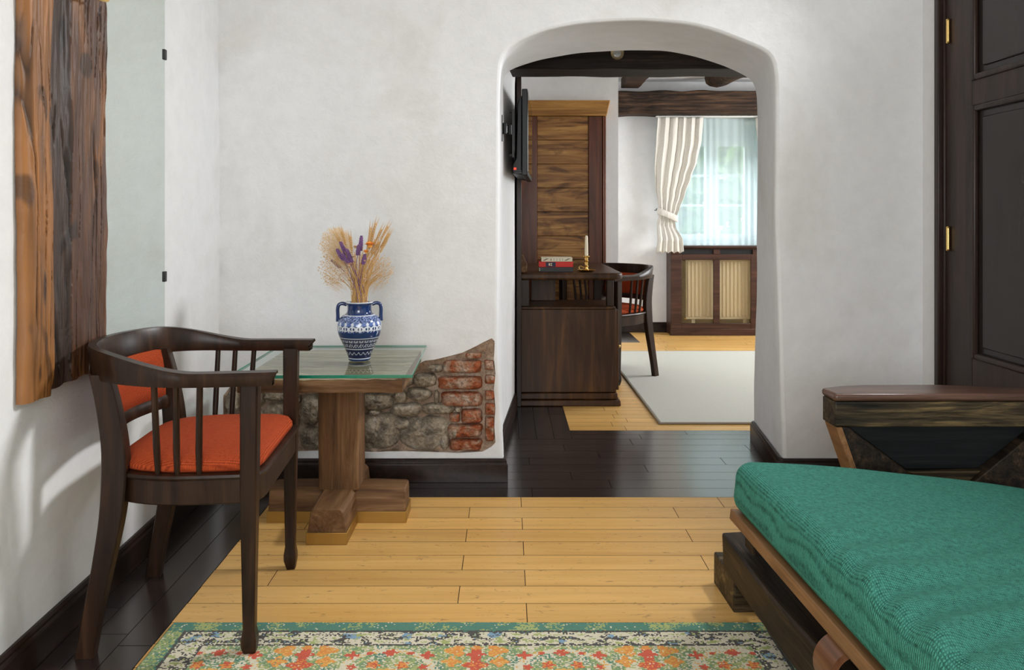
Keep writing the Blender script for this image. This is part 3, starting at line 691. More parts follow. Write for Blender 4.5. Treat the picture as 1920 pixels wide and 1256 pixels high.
mb.box(1.655, 2.305, 7.545, 7.615, 0.69, 0.708); mb.box(1.72, 1.75, 7.58, 7.60, 0.0, 0.14).box(2.2, 2.23, 7.58, 7.60, 0.0, 0.14)
tag(mb.build('radiator', M['radiator'], bevel=0.002), 'ivory ribbed panel radiator inside the wooden cover under the window', 'radiator')

# garden outside
t = thing('garden_tree', 'leafy green tree outside, seen blurred through the sheer curtain', 'tree', (2.9, 14.5, -0.3))
MB().tube([(0, 0, 0), (0.05, 0, 1.2), (-0.1, 0.1, 2.4), (0.1, 0, 3.4)], [0.22, 0.17, 0.13, 0.06], 12).build('trunk', M['bark'], t, smooth=True)
mb = MB()
for k in range(5200):
    a, b, r = random.random()*6.28, math.acos(random.uniform(-1, 1)), random.random()**0.4
    p = Vector((3.1*r*math.sin(b)*math.cos(a), 1.6*r*math.sin(b)*math.sin(a), 3.0+2.1*r*math.cos(b))); q = Vector((random.uniform(-1, 1), random.uniform(-1, 1), random.uniform(-1, 1))).normalized(); s = random.uniform(.12, .26)
    q2 = q.orthogonal().normalized(); mb.add([p+q*s, p+q2*s*.5, p-q*s, p-q2*s*.5], [(0, 1, 2, 3)])
mb.build('foliage', M['leaf'], t)
o = MB().box(-8, 14, 8.6, 40, -0.5, -0.3).build('lawn', M['grass']); struct(o)

# ------------------------------------------------------------------ plank wardrobe
def wardrobe():
    t = thing('wardrobe', 'tall narrow rustic wardrobe of knotty golden planks between red-brown posts beneath the white ceiling band', 'wardrobe', (0.405, 5.90, 0))
    B = 0.035
    mb = MB(); mb.hexa([(-0.30, -0.035, 1.813), (0.315, -0.035, 1.813), (0.315, B, 1.813), (-0.30, B, 1.813), (-0.30, -0.035, 1.925), (0.341, -0.035, 1.925), (0.341, B, 1.925), (-0.30, B, 1.925)])
    mb.build('head_board', M['gold'], t, bevel=0.006)
    MB().box(-0.316, -0.185, -0.02, B, 0, 1.812).build('post', M['red_post'], t, bevel=0.004)
    MB().box(0.185, 0.285, -0.02, B, 0, 1.812).box(0.2865, 0.297, -0.026, B, 0, 1.812).box(0.298, 0.312, -0.012, B, 0, 1.812).build('post', M['red_post'], t, bevel=0.004)
    mb = MB(); z = 1.812
    while z > 0.08:
        mb.box(-0.184, 0.184, -0.008, 0.02, max(z-0.1705, 0.05), z); z -= 0.173
    mb.build('plank_door', M['planks'], t, bevel=0.002)
    MB().box(-0.184, 0.184, 0.021, B, 0.05, 1.812).build('back_panel', M['soot'], t)
    h = MB().box(0.085, 0.165, -0.013, -0.009, 0.735, 0.748).tube([(0.115, -0.01, 0.74), (0.115, -0.035, 0.74), (0.115, -0.036, 0.700), (0.135, -0.036, 0.690)], 0.005, 8)
    o = h.build('latch', M['metal_dark'], t, smooth=True); o['label'] = 'small iron latch'
wardrobe()
# dark door case on the left wall of the far room, seen edge-on
d = MB().box(0.056, 0.084, 4.66, 4.74, 0, 2.0).box(0.056, 0.078, 5.66, 5.74, 0, 2.0).box(0.056, 0.078, 4.74, 5.66, 1.92, 2.0).box(0.056, 0.066, 4.74, 5.66, 0.0, 1.92).build('door_2', M['door'], bevel=0.003); struct(d)

# ------------------------------------------------------------------ television
def tv():
    ang = math.atan2(0.044, 0.75)
    t = thing('television', 'flat black television on a swivel wall bracket, seen from its edge inside the arch', 'television', (0.085, 3.955, 1.49), -ang)
    # local: y away from the camera, x towards the room
    MB().box(-0.012, 0.016, 0, 0.74, -0.205, 0.215).build('bezel', M['black'], t, bevel=0.004)
    MB().box(0.0165, 0.0185, 0.015, 0.725, -0.185, 0.20).build('screen', M['screen'], t)
    MB().prism([(-0.012, 0.19), (-0.035, 0.15), (-0.042, -0.12), (-0.058, -0.15), (-0.060, -0.195), (-0.012, -0.200)], 0.03, 0.70, 'y').build('rear_housing', M['black'], t, bevel=0.005)
    MB().box(-0.052, -0.040, 0.026, 0.031, -0.176, -0.166).build('indicator_light', M['red_led'], t)
    for z in (-0.19, -0.181, -0.172): pass
    MB().box(-0.05, -0.01, 0.024, 0.031, -0.195, -0.188).box(-0.05, -0.01, 0.024, 0.031, -0.184, -0.180).build('vent_slot', M['metal_dark'], t)
    b = thing('wall_bracket', 'black jointed metal wall bracket holding the television to the white passage wall', 'bracket', (-0.015, 3.87, 1.50))
    MB().box(-0.014, -0.004, -0.05, 0.05, -0.062, 0.062).build('wall_plate', M['metal_dark'], b, bevel=0.003)
    mb = MB(); mb.hexa([(-0.004, -0.02, -0.018), (0.004, -0.03, -0.018), (0.052, 0.10, -0.018), (0.044, 0.11, -0.018), (-0.004, -0.02, 0.018), (0.004, -0.03, 0.018), (0.052, 0.10, 0.018), (0.044, 0.11, 0.018)]).tube([(0.004, -0.02, -0.026), (0.004, -0.02, 0.026)], 0.011, 12).tube([(0.030, 0.03, -0.024), (0.030, 0.03, 0.024)], 0.010, 12)
    mb.build('swing_arm', M['metal_dark'], b, bevel=0.002)
    mb = MB().box(0.046, 0.056, 0.07, 0.30, -0.105, 0.09).box(0.040, 0.052, 0.06, 0.08, -0.13, 0.10)
    mb.tube([(0.03, 0.07, 0.092), (0.052, 0.07, 0.092)], 0.009, 10).tube([(0.026, 0.07, -0.118), (0.05, 0.07, -0.118)], 0.008, 10).build('mounting_plate', M['metal_dark'], b, bevel=0.002)
tv()

# ------------------------------------------------------------------ desk
def desk():
    t = thing('writing_desk', 'dark walnut writing desk with a raised top over a square cabinet against the passage wall', 'desk', (0.10, 4.69, 0))
    # local x from wall to room, y away
    mb = MB(); mb.box(-0.035, 0.530, 0.004, 0.40, 0.075, 0.553).build('cabinet', M['desk'], t, bevel=0.003)
    MB().box(-0.035, 0.525, -0.006, 0.405, 0.554, 0.568).build('cabinet_top', M['desk'], t, bevel=0.004)
    MB().hexa([(-0.04, -0.022, 0.0), (0.555, -0.022, 0.0), (0.555, 0.41, 0.0), (-0.04, 0.41, 0.0), (-0.04, -0.022, 0.034), (0.552, -0.018, 0.034), (0.552, 0.41, 0.034), (-0.04, 0.41, 0.034)]).box(-0.038, 0.537, -0.008, 0.405, 0.036, 0.072).build('plinth', M['desk'], t, bevel=0.006)
    d = MB().box(0.5305, 0.547, 0.02, 0.385, 0.085, 0.545).build('cabinet_door', M['desk'], t, bevel=0.003)
    MB().ball((0.556, 0.07, 0.33), 0.010, 0.010, 0.010).build('knob', M['brass'], d, smooth=True)
    # writing top with rounded corner
    pl = [(-0.035, -0.005)]
    for k in range(9):
        a = -math.pi/2+k*math.pi/16; pl.append((0.512+0.06*math.cos(a), 0.055+0.06*math.sin(a)))
    pl += [(0.572, 1.00), (-0.035, 1.00)]
    MB().prism(pl, 0.722, 0.762, 'z').build('desktop', M['desk'], t, bevel=0.012, seg=3)
    o = MB().box(-0.040, 0.018, -0.002, 1.0, 0.763, 0.822).build('back_rail', M['table_y'], t, bevel=0.008); o['label'] = 'raised back rail along the wall'
    for (a, b, c, d2) in ((-0.025, 0.03, 0.02, 0.08), (0.48, 0.52, 0.03, 0.09), (-0.02, 0.03, 0.32, 0.38)):
        MB().box(a, b, c, d2, 0.568, 0.722).build('spacer_post', M['dark'], t, bevel=0.003)
    MB().box(0.05, 0.20, 0.34, 0.37, 0.568, 0.722).build('spacer_panel', M['desk'], t, bevel=0.003)
    for (a, c) in ((-0.02, 0.92), (0.50, 0.92)):
        MB().box(a, a+0.05, c, c+0.05, 0, 0.722).build('leg', M['dark'], t, bevel=0.003)
desk()
ZD = 0.763
bk = thing('book', 'black bound book at the bottom of the three-book stack on the desk', 'book', (0.29, 4.77, ZD), 0.0, 'books stacked on the desk')
MB().box(-0.095, 0.098, 0, 0.13, 0, 0.003).box(-0.095, 0.098, 0, 0.13, 0.025, 0.028).box(-0.095, 0.098, -0.002, 0.002, 0, 0.028).build('cover', M['black_cloth'], bk, bevel=0.001)
MB().box(-0.0985, 0.094, 0.003, 0.127, 0.004, 0.024).build('pages', M['paper'], bk)
bk = thing('book', 'red bound book with a navy spine label, middle of the stack on the desk', 'book', (0.288, 4.77, ZD+0.0285), 0.01, 'books stacked on the desk')
MB().box(-0.100, 0.100, 0, 0.135, 0, 0.003).box(-0.100, 0.100, 0, 0.135, 0.028, 0.031).box(-0.100, 0.100, -0.003, 0.002, 0, 0.031).build('cover', M['red_cloth'], bk, bevel=0.001)
MB().box(-0.096, 0.096, 0.003, 0.13, 0.004, 0.027).build('pages', M['paper'], bk)
l = MB().box(-0.060, -0.002, -0.0038, -0.0031, 0.002, 0.029).build('spine_label', M['navy'], bk)
MB().box(-0.042, -0.036, -0.0044, -0.0039, 0.008, 0.022).box(-0.033, -0.022, -0.0044, -0.0039, 0.008, 0.011).box(-0.033, -0.022, -0.0044, -0.0039, 0.019, 0.022).box(-0.03, -0.027, -0.0044, -0.0039, 0.011, 0.019).build('gilt_lettering', M['dishm'], l)
bk = thing('book', 'slim cream book with dark printed spine on top of the stack on the desk', 'book', (0.293, 4.772, ZD+0.060), -0.015, 'books stacked on the desk')
MB().box(-0.090, 0.091, 0, 0.125, 0, 0.002).box(-0.090, 0.091, 0, 0.125, 0.021, 0.023).box(-0.090, 0.091, -0.003, 0.002, 0, 0.023).build('cover', M['cream_paper'], bk, bevel=0.001)
MB().box(-0.087, 0.088, 0.003, 0.12, 0.003, 0.020).build('pages', M['paper'], bk)
mb = MB()
for cx in (-0.066, 0.060):
    for k in range(5): mb.box(cx-0.016+k*0.005, cx-0.002+k*0.005, -0.0036, -0.0031, 0.006+0.0025*k, 0.0078+0.0025*k)
for cx in (-0.036, -0.032, -0.017, 0.0, 0.018, 0.034): mb.box(cx-0.001, cx+0.001, -0.0036, -0.0031, 0.005, 0.018)
mb.build('spine_print', M['ink'], bk)

t = thing('candlestick', 'small brass candlestick with a saucer base on the desk beside the books', 'candlestick', (0.468, 4.79, ZD))
MB().lathe([(0.001, 0.000), (0.036, 0.000), (0.046, 0.004), (0.054, 0.011), (0.055, 0.0125), (0.046, 0.008), (0.025, 0.005), (0.014, 0.008)], seg=40).build('saucer', M['brass'], t, smooth=True)
MB().lathe([(0.014, 0.008), (0.016, 0.013), (0.009, 0.018), (0.008, 0.025), (0.013, 0.031), (0.009, 0.037), (0.010, 0.056), (0.015, 0.062), (0.010, 0.067), (0.011, 0.083), (0.019, 0.088), (0.020, 0.093), (0.011, 0.094)], seg=28).build('stem', M['brass'], t, smooth=True)
MB().tube([(-0.012, 0, 0.022), (-0.034, 0, 0.034), (-0.044, 0, 0.026), (-0.040, 0, 0.014), (-0.030, 0, 0.008)], 0.003, 8).build('finger_loop', M['brass'], t, smooth=True)
t2 = thing('candle', 'ivory tapered candle standing in the brass candlestick', 'candle', (0.468, 4.79, ZD+0.0945))
MB().lathe([(0.0105, 0.0), (0.0100, 0.04), (0.0085, 0.105), (0.006, 0.116), (0.002, 0.118)], seg=20).build('wax', M['wax'], t2, smooth=True)
MB().tube([(0, 0, 0.117), (0.001, 0, 0.124)], 0.0008, 6).build('wick', M['black'], t2)

# ------------------------------------------------------------------ armchairs
def armchair(name, label, loc, rz, group):
    t = thing(name, label, 'chair', loc, rz, group)
    half = [(0.068, 0.262), (0.0, 0.268), (-0.10, 0.274), (-0.20, 0.275), (-0.29, 0.258), (-0.36, 0.218), (-0.408, 0.150), (-0.434, 0.075), (-0.442, 0.0)]
    path = catmull([(x, y, 0) for x, y in half]+[(x, -y, 0) for x, y in half[-2::-1]], 8); n = len(path); rings = []
    for i, p in enumerate(path):
        d = (path[min(i+1, n-1)]-path[max(i-1, 0)]).normalized(); nn = Vector((-d.y, d.x, 0)); b = min(1, max(0, (-p.x-0.12)/0.27)); b = b*b*(3-2*b)
        wd = 0.023*(1-b)+0.0135*b; zt = 0.703+0.050*b; zb = 0.670+0.006*b; lean = -0.012*b
        tip = i == 0 or i == n-1; sh = Vector((-0.022, 0, 0)) if tip else Vector((0, 0, 0))
        o_ = Vector((lean*1.0, 0, 0))
        rings.append([p+nn*wd*0.80+Vector((0, 0, zb))+sh, p+nn*wd*0.98+Vector((0, 0, zb+0.012))+sh*0.6, p+nn*wd+Vector((0, 0, zt-0.008))+o_, p+nn*wd*0.72+Vector((0, 0, zt))+o_,
                      p-nn*wd*0.72+Vector((0, 0, zt))+o_, p-nn*wd+Vector((0, 0, zt-0.008))+o_, p-nn*wd*0.98+Vector((0, 0, zb+0.012))+sh*0.6, p-nn*wd*0.80+Vector((0, 0, zb))+sh])
    MB().loft(rings).build('arm_rail', M['dark'], t, smooth=True, angle=40)
    def sq(cx, cy, z, sx, sy=None):
        sy = sy or sx; c = min(sx, sy)*0.18
        return [(cx-sx+c, cy-sy, z), (cx+sx-c, cy-sy, z), (cx+sx, cy-sy+c, z), (cx+sx, cy+sy-c, z), (cx+sx-c, cy+sy, z), (cx-sx+c, cy+sy, z), (cx-sx, cy+sy-c, z), (cx-sx, cy-sy+c, z)]
    for s in (-1, 1):
        y = s*0.252
        MB().loft([sq(0.002, y, 0.0, 0.0125), sq(0.0, y, 0.028, 0.0185), sq(0, y, 0.045, 0.0185), sq(0, y, 0.070, 0.0145), sq(0, y, 0.20, 0.0165), sq(0, y, 0.40, 0.020), sq(0.002, y, 0.66, 0.0215), sq(0.002, y, 0.678, 0.0215)]).build('front_leg', M['dark'], t, smooth=True, angle=30)
        pts = [(-0.402, .228, 0.0, .022, .016), (-0.385, .226, 0.10, .022, .016), (-0.362, .223, 0.22, .024, .017), (-0.342, .219, 0.34, .028, .018), (-0.336, .214, 0.44, .030, .019), (-0.340, .210, 0.52, .029, .018), (-0.355, .208, 0.61, .027, .017), (-0.374, .207, 0.69, .025, .016)]
        cp = catmull([p[:3] for p in pts], 4); sz = catmull([(p[3], p[4], 0) for p in pts], 4)
        MB().loft([sq(c.x, s*c.y, c.z, q.x, q.y) for c, q in zip(cp, sz)]).build('rear_leg', M['dark'], t, smooth=True, angle=30)
        for k, (xb, xt) in enumerate(((-0.125, -0.115), (-0.178, -0.172), (-0.226, -0.224))):
            yb, yt = (0.243, 0.270) if k < 2 else (0.237, 0.270)
            MB().tube([(xb, s*yb, 0.445), (xb*0.8+xt*.2, s*(yb*.7+yt*.3), 0.51), (xt, s*yt, 0.675)], [0.0068, 0.0085, 0.0075], 10).build('spindle', M['dark'], t, smooth=True)
    # seat outline
    def outl(sc, z, n=72):
        pts = []
        for k in range(n):
            a = 2*math.pi*k/n; c, s_ = math.cos(a), math.sin(a); pw = 10 if c > 0 else 5; e = 1/((abs(c)**pw+abs(s_)**pw)**(1/pw))
            u, v = c*e, s_*e; hw = 0.238-0.040*max(0, -u)**1.6+0.006*(1-abs(u))
            pts.append((-0.170+0.190*u*sc, v*hw*sc, z))
        return pts
    MB().loft([outl(1.035, 0.372), outl(1.035, 0.436)]).build('seat_frame', M['dark'], t, bevel=0.004)
    MB().loft([outl(1.065, 0.436), outl(1.075, 0.441), outl(1.065, 0.447), outl(0.98, 0.449)]).build('seat_lip', M['dark'], t, smooth=True)
    o = MB().loft([outl(0.96, 0.448), outl(1.0, 0.455), outl(0.995, 0.466), outl(0.96, 0.477), outl(0.88, 0.486), outl(0.7, 0.493), outl(0.45, 0.497), outl(0.2, 0.499), outl(0.02, 0.499)]).build('seat_cushion', M['orange'], t, smooth=True, angle=80)
    o['label'] = 'orange woven seat cushion'
    def bk_(y, z): return -0.352-0.050*(1-(y/0.20)**2)-0.11*(z-0.55)
    NU, NV = 24, 12
    def curved(z0, z1, th, ymax, pil):
        rings = []
        for i in range(NU+1):
            y = -ymax+2*ymax*i/NU; r = []
            for k in range(NV):
                a = 2*math.pi*k/NV; cz, cx = math.cos(a), math.sin(a); e = 1/((abs(cz)**8+abs(cx)**8)**(1/8)) if not pil else 1/((abs(cz)**3.2+abs(cx)**3.2)**(1/3.2))
                zz = (z0+z1)/2+(z1-z0)/2*cz*e; r.append((bk_(y, zz)+th*cx*e*(1 if not pil else (1-0.5*(abs(y)/ymax)**6)), y, zz))
            rings.append(r)
        return MB().loft(rings)
    o = curved(0.548, 0.690, 0.017, 0.188, True).build('back_cushion', M['orange_back'], t, smooth=True, angle=80); o['label'] = 'orange woven back pad'
    curved(0.515, 0.553, 0.010, 0.198, False).build('back_cross_rail', M['dark'], t, smooth=True)
    return t
armchair('armchair', 'dark wood armchair with orange seat beside the glass table, against the left wall', (-0.650, 2.265, 0.0), 0.064, 'dark wood armchairs with orange upholstery')
armchair('armchair', 'dark wood armchair with orange seat pulled up to the desk in the far room', (0.552, 5.437, 0.004), math.radians(220), 'dark wood armchairs with orange upholstery')

# ------------------------------------------------------------------ pedestal table with glass
def table():
    t = thing('pedestal_table', 'rustic oak pedestal table with a cross base edged in brass, beside the orange armchair', 'table', (-0.595, 2.955, 0))
    timber('pedestal', -0.071, 0.071, -0.071, 0.071, 0.115, 0.520, M['table'], t, 0.004, 0.05, 0.005)
    def foot(name, rot, L):
        R = Matrix.Rotation(rot, 4, 'Z')
        mb = MB(); w = 0.064
        sec = lambda y, top, ww: [(-w, y, 0.036), (w, y, 0.036), (ww, y, top-0.012), (ww-0.010, y, top), (-ww+0.010, y, top), (-ww, y, top-0.012)]
        mb.loft([sec(0.0, 0.120, 0.060), sec(L*0.5, 0.121, 0.059), sec(L-0.01, 0.119, 0.055), sec(L, 0.116, 0.054)])
        f = mb.build('foot', M['table_y'] if abs(math.sin(rot)) < .5 else M['table_x'], t, bevel=0.003, mat4=R)
        b = MB().box(-w-0.004, w+0.004, 0.0, L+0.005, 0.0, 0.040).build('brass_edging', M['brass_old'], f, bevel=0.0015, mat4=R)
        b['label'] = 'dull brass strip round the foot'
    foot('foot', math.pi, 0.258); foot('foot', 0, 0.24); foot('foot', -math.pi/2, 0.235); foot('foot', math.pi/2, 0.25)
    # top slab with a waney front edge
    rings = []; n = 40
    for i in range(n+1):
        u = i/n; x = -0.27+0.53*u; a = 0.006*noise.noise(Vector((x*14, 1, 2))); b = 0.008*noise.noise(Vector((x*26, 5, 2)))
        if u > 0.97: b += 0.01
        rings.append([(x, -0.335+a+b, 0.518), (x, 0.235, 0.518), (x, 0.240, 0.561), (x, -0.328+a, 0.561+0.5*b-0.003), (x, -0.334+a, 0.552+b*0.6)])
    o = MB().loft(rings).build('tabletop', M['table_x'], t, smooth=True, angle=30); o.data.materials.append(M['tabletop'])
    for p in o.data.polygons: p.material_index = 1 if p.normal.z > 0.8 else 0
    g = thing('glass_top', 'square clear glass sheet with green edges lying on the rustic pedestal table', 'glass sheet', (-0.605, 2.93, 0.563), 0.02)
    MB().box(-0.292, 0.292, -0.302, 0.302, 0.0015, 0.0085).build('pane', M['glass'], g)
    e = MB()
    for (a, b, c, d) in ((-0.295, 0.295, -0.305, -0.3021), (-0.295, 0.295, 0.3021, 0.305), (-0.295, -0.2921, -0.3021, 0.3021), (0.2921, 0.295, -0.3021, 0.3021)): e.box(a, b, c, d, 0.0, 0.010)
    o = e.build('polished_edge', M['gedge'], g, bevel=0.0008); o['label'] = 'green glass edge'
M['gedge'] = plain('green_edge_glass', (0.01, 0.22, 0.14, 1), 0.12, 0, 0.3)
table()

# ------------------------------------------------------------------ vase
def paint(o, fn):
    me = o.data; ca = me.color_attributes.new('Col', 'FLOAT_COLOR', 'POINT')
    for v in me.vertices: ca.data[v.index].color = fn(v.co)
def vase():
    t = thing('vase', 'blue and white folk-patterned ceramic vase with two handles on the glass table top', 'vase', (-0.524, 2.905, 0.5742), 0.2)
    prof = [(0.030, 0.0), (0.037, 0.001), (0.039, 0.006), (0.041, 0.016), (0.047, 0.032), (0.055, 0.050), (0.064, 0.070), (0.072, 0.088), (0.0765, 0.104), (0.0780, 0.120), (0.0765, 0.134), (0.071, 0.147), (0.062, 0.157), (0.052, 0.163), (0.0455, 0.168), (0.043, 0.176), (0.0425, 0.186), (0.0435, 0.196), (0.0475, 0.203), (0.049, 0.206), (0.047, 0.2075), (0.043, 0.204), (0.040, 0.190), (0.038, 0.17)]
    cp = catmull([(r, z, 0) for r, z in prof], 7); seg = 220
    o = MB().lathe([(p.x, p.y) for p in cp], seg=seg, cap=False).build('body', M['vase'], t, smooth=True, angle=80)
    W, Bl, Nv = (0.66, 0.70, 0.76, 1), (0.008, 0.030, 0.115, 1), (0.008, 0.014, 0.055, 1)
    def fn(c):
        r = math.hypot(c.x, c.y); a = math.atan2(c.y, c.x); z = c.z; u = a/(2*math.pi)
        if r < 0.0425 and z > 0.172 and r < 0.0423: return Bl
        if z > 0.2035: return W
        for zc, h in ((0.0085, .0012), (0.0835, .0018), (0.044, .0012), (0.1615, .001)):
            if abs(z-zc) < h: return W
        if z < 0.0835:
            for zc, amp, k in ((0.028, .0045, 18), (0.058, .005, 20), (0.073, .004, 22)):
                q = zc+amp*math.sin(k*a); q2 = zc-amp*math.sin(k*a)
                if abs(z-q) < 0.0011 or (abs(z-q2) < 0.0007 and zc != 0.028): return W
            return Nv if z > 0.010 else Bl
        if 0.106 < z < 0.1615:
            k = 18; f = (u*k) % 1-0.5; 
            if 0.108 < z < 0.128:
                zz = (z-0.118)/0.010; d = math.hypot(f*1.9, zz)
                if 0.62 < d < 0.95 or (abs(f) < 0.10 and zz > -0.6) or (abs(abs(f)-0.5) < 0.07 and zz < 0.5): return W
                return Bl
            if 0.128 <= z < 0.139:
                zz = (z-0.133)/0.006; 
                if abs(f)*2.4+max(zz, 0)*0.3 < 0.55-0.45*(-zz if zz < 0 else 0): return W
                return (0.09, 0.15, 0.38, 1)
            n_ = noise.noise(Vector((math.cos(a)*14, math.sin(a)*14, z*420)))
            if n_ > 0.05: return (0.24, 0.31, 0.55, 1)
            return Bl
        return Bl
    paint(o, fn)
    for s in (-1, 1):
        pts = catmull([(s*0.044, 0, 0.197), (s*0.060, 0, 0.2015), (s*0.0725, 0, 0.196), (s*0.076, 0, 0.180), (s*0.0755, 0, 0.160), (s*0.076, 0, 0.138)], 6)
        MB().tube(pts, 0.0065, 12).build('handle', M['blueg'], t, smooth=True)
M['blueg'] = plain('blue_glaze', (0.008, 0.030, 0.115, 1), 0.15, 0, 0.5)
vase()
def bouquet():
    t = thing('dried_bouquet', 'dried bouquet of pale grasses, wheat, lavender and an orange bloom in the blue vase', 'dried flowers', (-0.524, 2.905, 0.66))
    Z0 = 0.0; rnd = random.Random(3)
    def stem(tx, ty, h, bx=None, by=None):
        a = rnd.random()*6.28; r = rnd.random()**.5*0.030; bx = r*math.cos(a) if bx is None else bx; by = r*math.sin(a) if by is None else by
        p0 = Vector((bx*0.3, by*0.3, -0.06)); p1 = Vector((bx, by, 0.115)); p2 = Vector((tx, ty, h)); mid = p1.lerp(p2, .5)+Vector(((bx-tx)*0.10, (by-ty)*0.1, 0.012))
        return catmull([p0, p1, mid, p2], 4)
    mb = MB()
    for k in range(110):
        a = rnd.random()*6.28; R = rnd.random()**.6*0.075; h = 0.20+rnd.random()*0.12
        mb.tube(stem(R*math.cos(a)*1.15-0.004, R*math.sin(a)*0.8, h), 0.0009, 4)
    mb.build('stems', M['straw'], t)['kind'] = 'stuff'
    for k in range(16):
        tx = rnd.uniform(0.030, 0.078) if k < 12 else rnd.uniform(-0.09, -0.02); ty = rnd.uniform(-0.05, 0.05); h = rnd.uniform(0.305, 0.385)-abs(tx)*0.25
        p = stem(tx, ty, h); mb = MB(); mb.tube(p, 0.0010, 5); d = (p[-1]-p[-3]).normalized()
        for q in range(11):
            c = p[-1]-d*0.004+d*q*0.0046
            for s in (-1, 1):
                o_ = d.orthogonal().normalized()*s*0.0035 if q % 2 else d.cross(d.orthogonal()).normalized()*s*0.0035
                mb.tube([c+o_*0.4, c+o_+d*0.004, c+o_*0.9+d*0.009], [0.0008, 0.0021, 0.0004], 5)
                mb.tube([c+o_+d*0.006, c+o_*2.3+d*0.036], [0.0004, 0.0002], 3)
        mb.build('wheat_ear', M['straw'], t, smooth=True)
    for (tx, ty, h, L) in ((-0.052, -0.055, 0.325, .055), (-0.030, -0.06, 0.300, .050), (-0.064, -0.05, 0.300, .045), (-0.043, -0.065, 0.285, .05), (0.016, -0.055, 0.345, .055), (0.008, -0.06, 0.315, .04), (-0.088, -0.01, 0.262, .04), (0.024, -0.035, 0.28, .035)):
        p = stem(tx, ty, h); d = (p[-1]-p[-3]).normalized(); mb = MB(); mb.tube(p, 0.0009, 5)
        for q in range(14):
            c = p[-1]-d*(L*q/14)+d*0.01; rr = 0.0055*(1-abs(q-8)/16) if q else 0.002
            for s in range(4):
                a = s*1.57+q*.8+rnd.random()*.6; mb.ball((c.x+rr*math.cos(a), c.y+rr*math.sin(a), c.z), 0.0030+0.0010*rnd.random(), 0.0030, 0.0040, 6, 4)
        mb.build('lavender_spike', M['lav'], t, smooth=True)
    def mist(cx, cz, rx, rz, n, name, mat, cy=0.0, lean=0):
        mb = MB()
        for k in range(n):
            a = rnd.random()*6.28; r = rnd.random()**.5; x = cx+rx*r*math.cos(a); z = cz+rz*r*math.sin(a); y = cy+rnd.uniform(-.04, .04)
            p = Vector((x, y, z)); q = p+Vector((-x*0.35+rnd.uniform(-.01, .01), -y*0.3, -0.018-rnd.random()*.02))
            mb.tube([q, p.lerp(q, .5)+Vector((rnd.uniform(-.004, .004), 0, 0)), p], 0.00022, 3); mb.ball(p, 0.0016, 0.0016, 0.0018, 5, 4)
        o = mb.build(name, mat, t); o['kind'] = 'stuff'
    mist(-0.085, 0.325, 0.055, 0.062, 800, 'pale_seed_mist', M['straw2'])
    mist(-0.098, 0.240, 0.045, 0.060, 260, 'side_seed_mist', M['straw'])
    mist(0.075, 0.235, 0.045, 0.055, 240, 'side_seed_mist', M['straw'])
    mist(-0.01, 0.25, 0.06, 0.05, 200, 'middle_seed_mist', M['straw2'])
    def flower(c, r, mat, name):
        mb = MB()
        for ly in range(3):
            for k in range(9):
                a = k*0.698+ly*.35; d = Vector((math.cos(a), math.sin(a)*0.8-.25, 0.35+ly*.5)).normalized(); s = Vector((-math.sin(a), math.cos(a), 0))
                p = Vector(c)+d*r*(0.25); e = Vector(c)+d*r*(1-ly*.18)
                mb.add([p-s*r*.10, p+s*r*.10, p.lerp(e, .6)+s*r*.24, e, p.lerp(e, .6)-s*r*.24], [(0, 1, 2, 3, 4)])
        mb.ball(c, r*.35, r*.35, r*.3); mb.build(name, mat, t)
    flower((0.050, -0.075, 0.322), 0.024, M['petal'], 'orange_flower'); flower((0.036, -0.075, 0.300), 0.014, M['petal'], 'orange_flower')
    for q_ in range(12): flower((rnd.uniform(-.07, .06), rnd.uniform(-.07, -.03), rnd.uniform(.19, .32)), rnd.uniform(.006, .010), M['pinkp'] if q_ % 3 else M['straw2'], 'pale_flower')
    flower((-0.025, -0.06, 0.255), 0.013, M['pinkp'], 'pale_flower'); flower((-0.005, -0.05, 0.315), 0.013, M['pinkp'], 'pale_flower'); flower((-0.035, -0.06, 0.225), 0.010, M['pinkp'], 'pale_flower'); flower((0.03, -0.06, 0.200), 0.009, M['pinkp'], 'pale_flower')
bouquet()

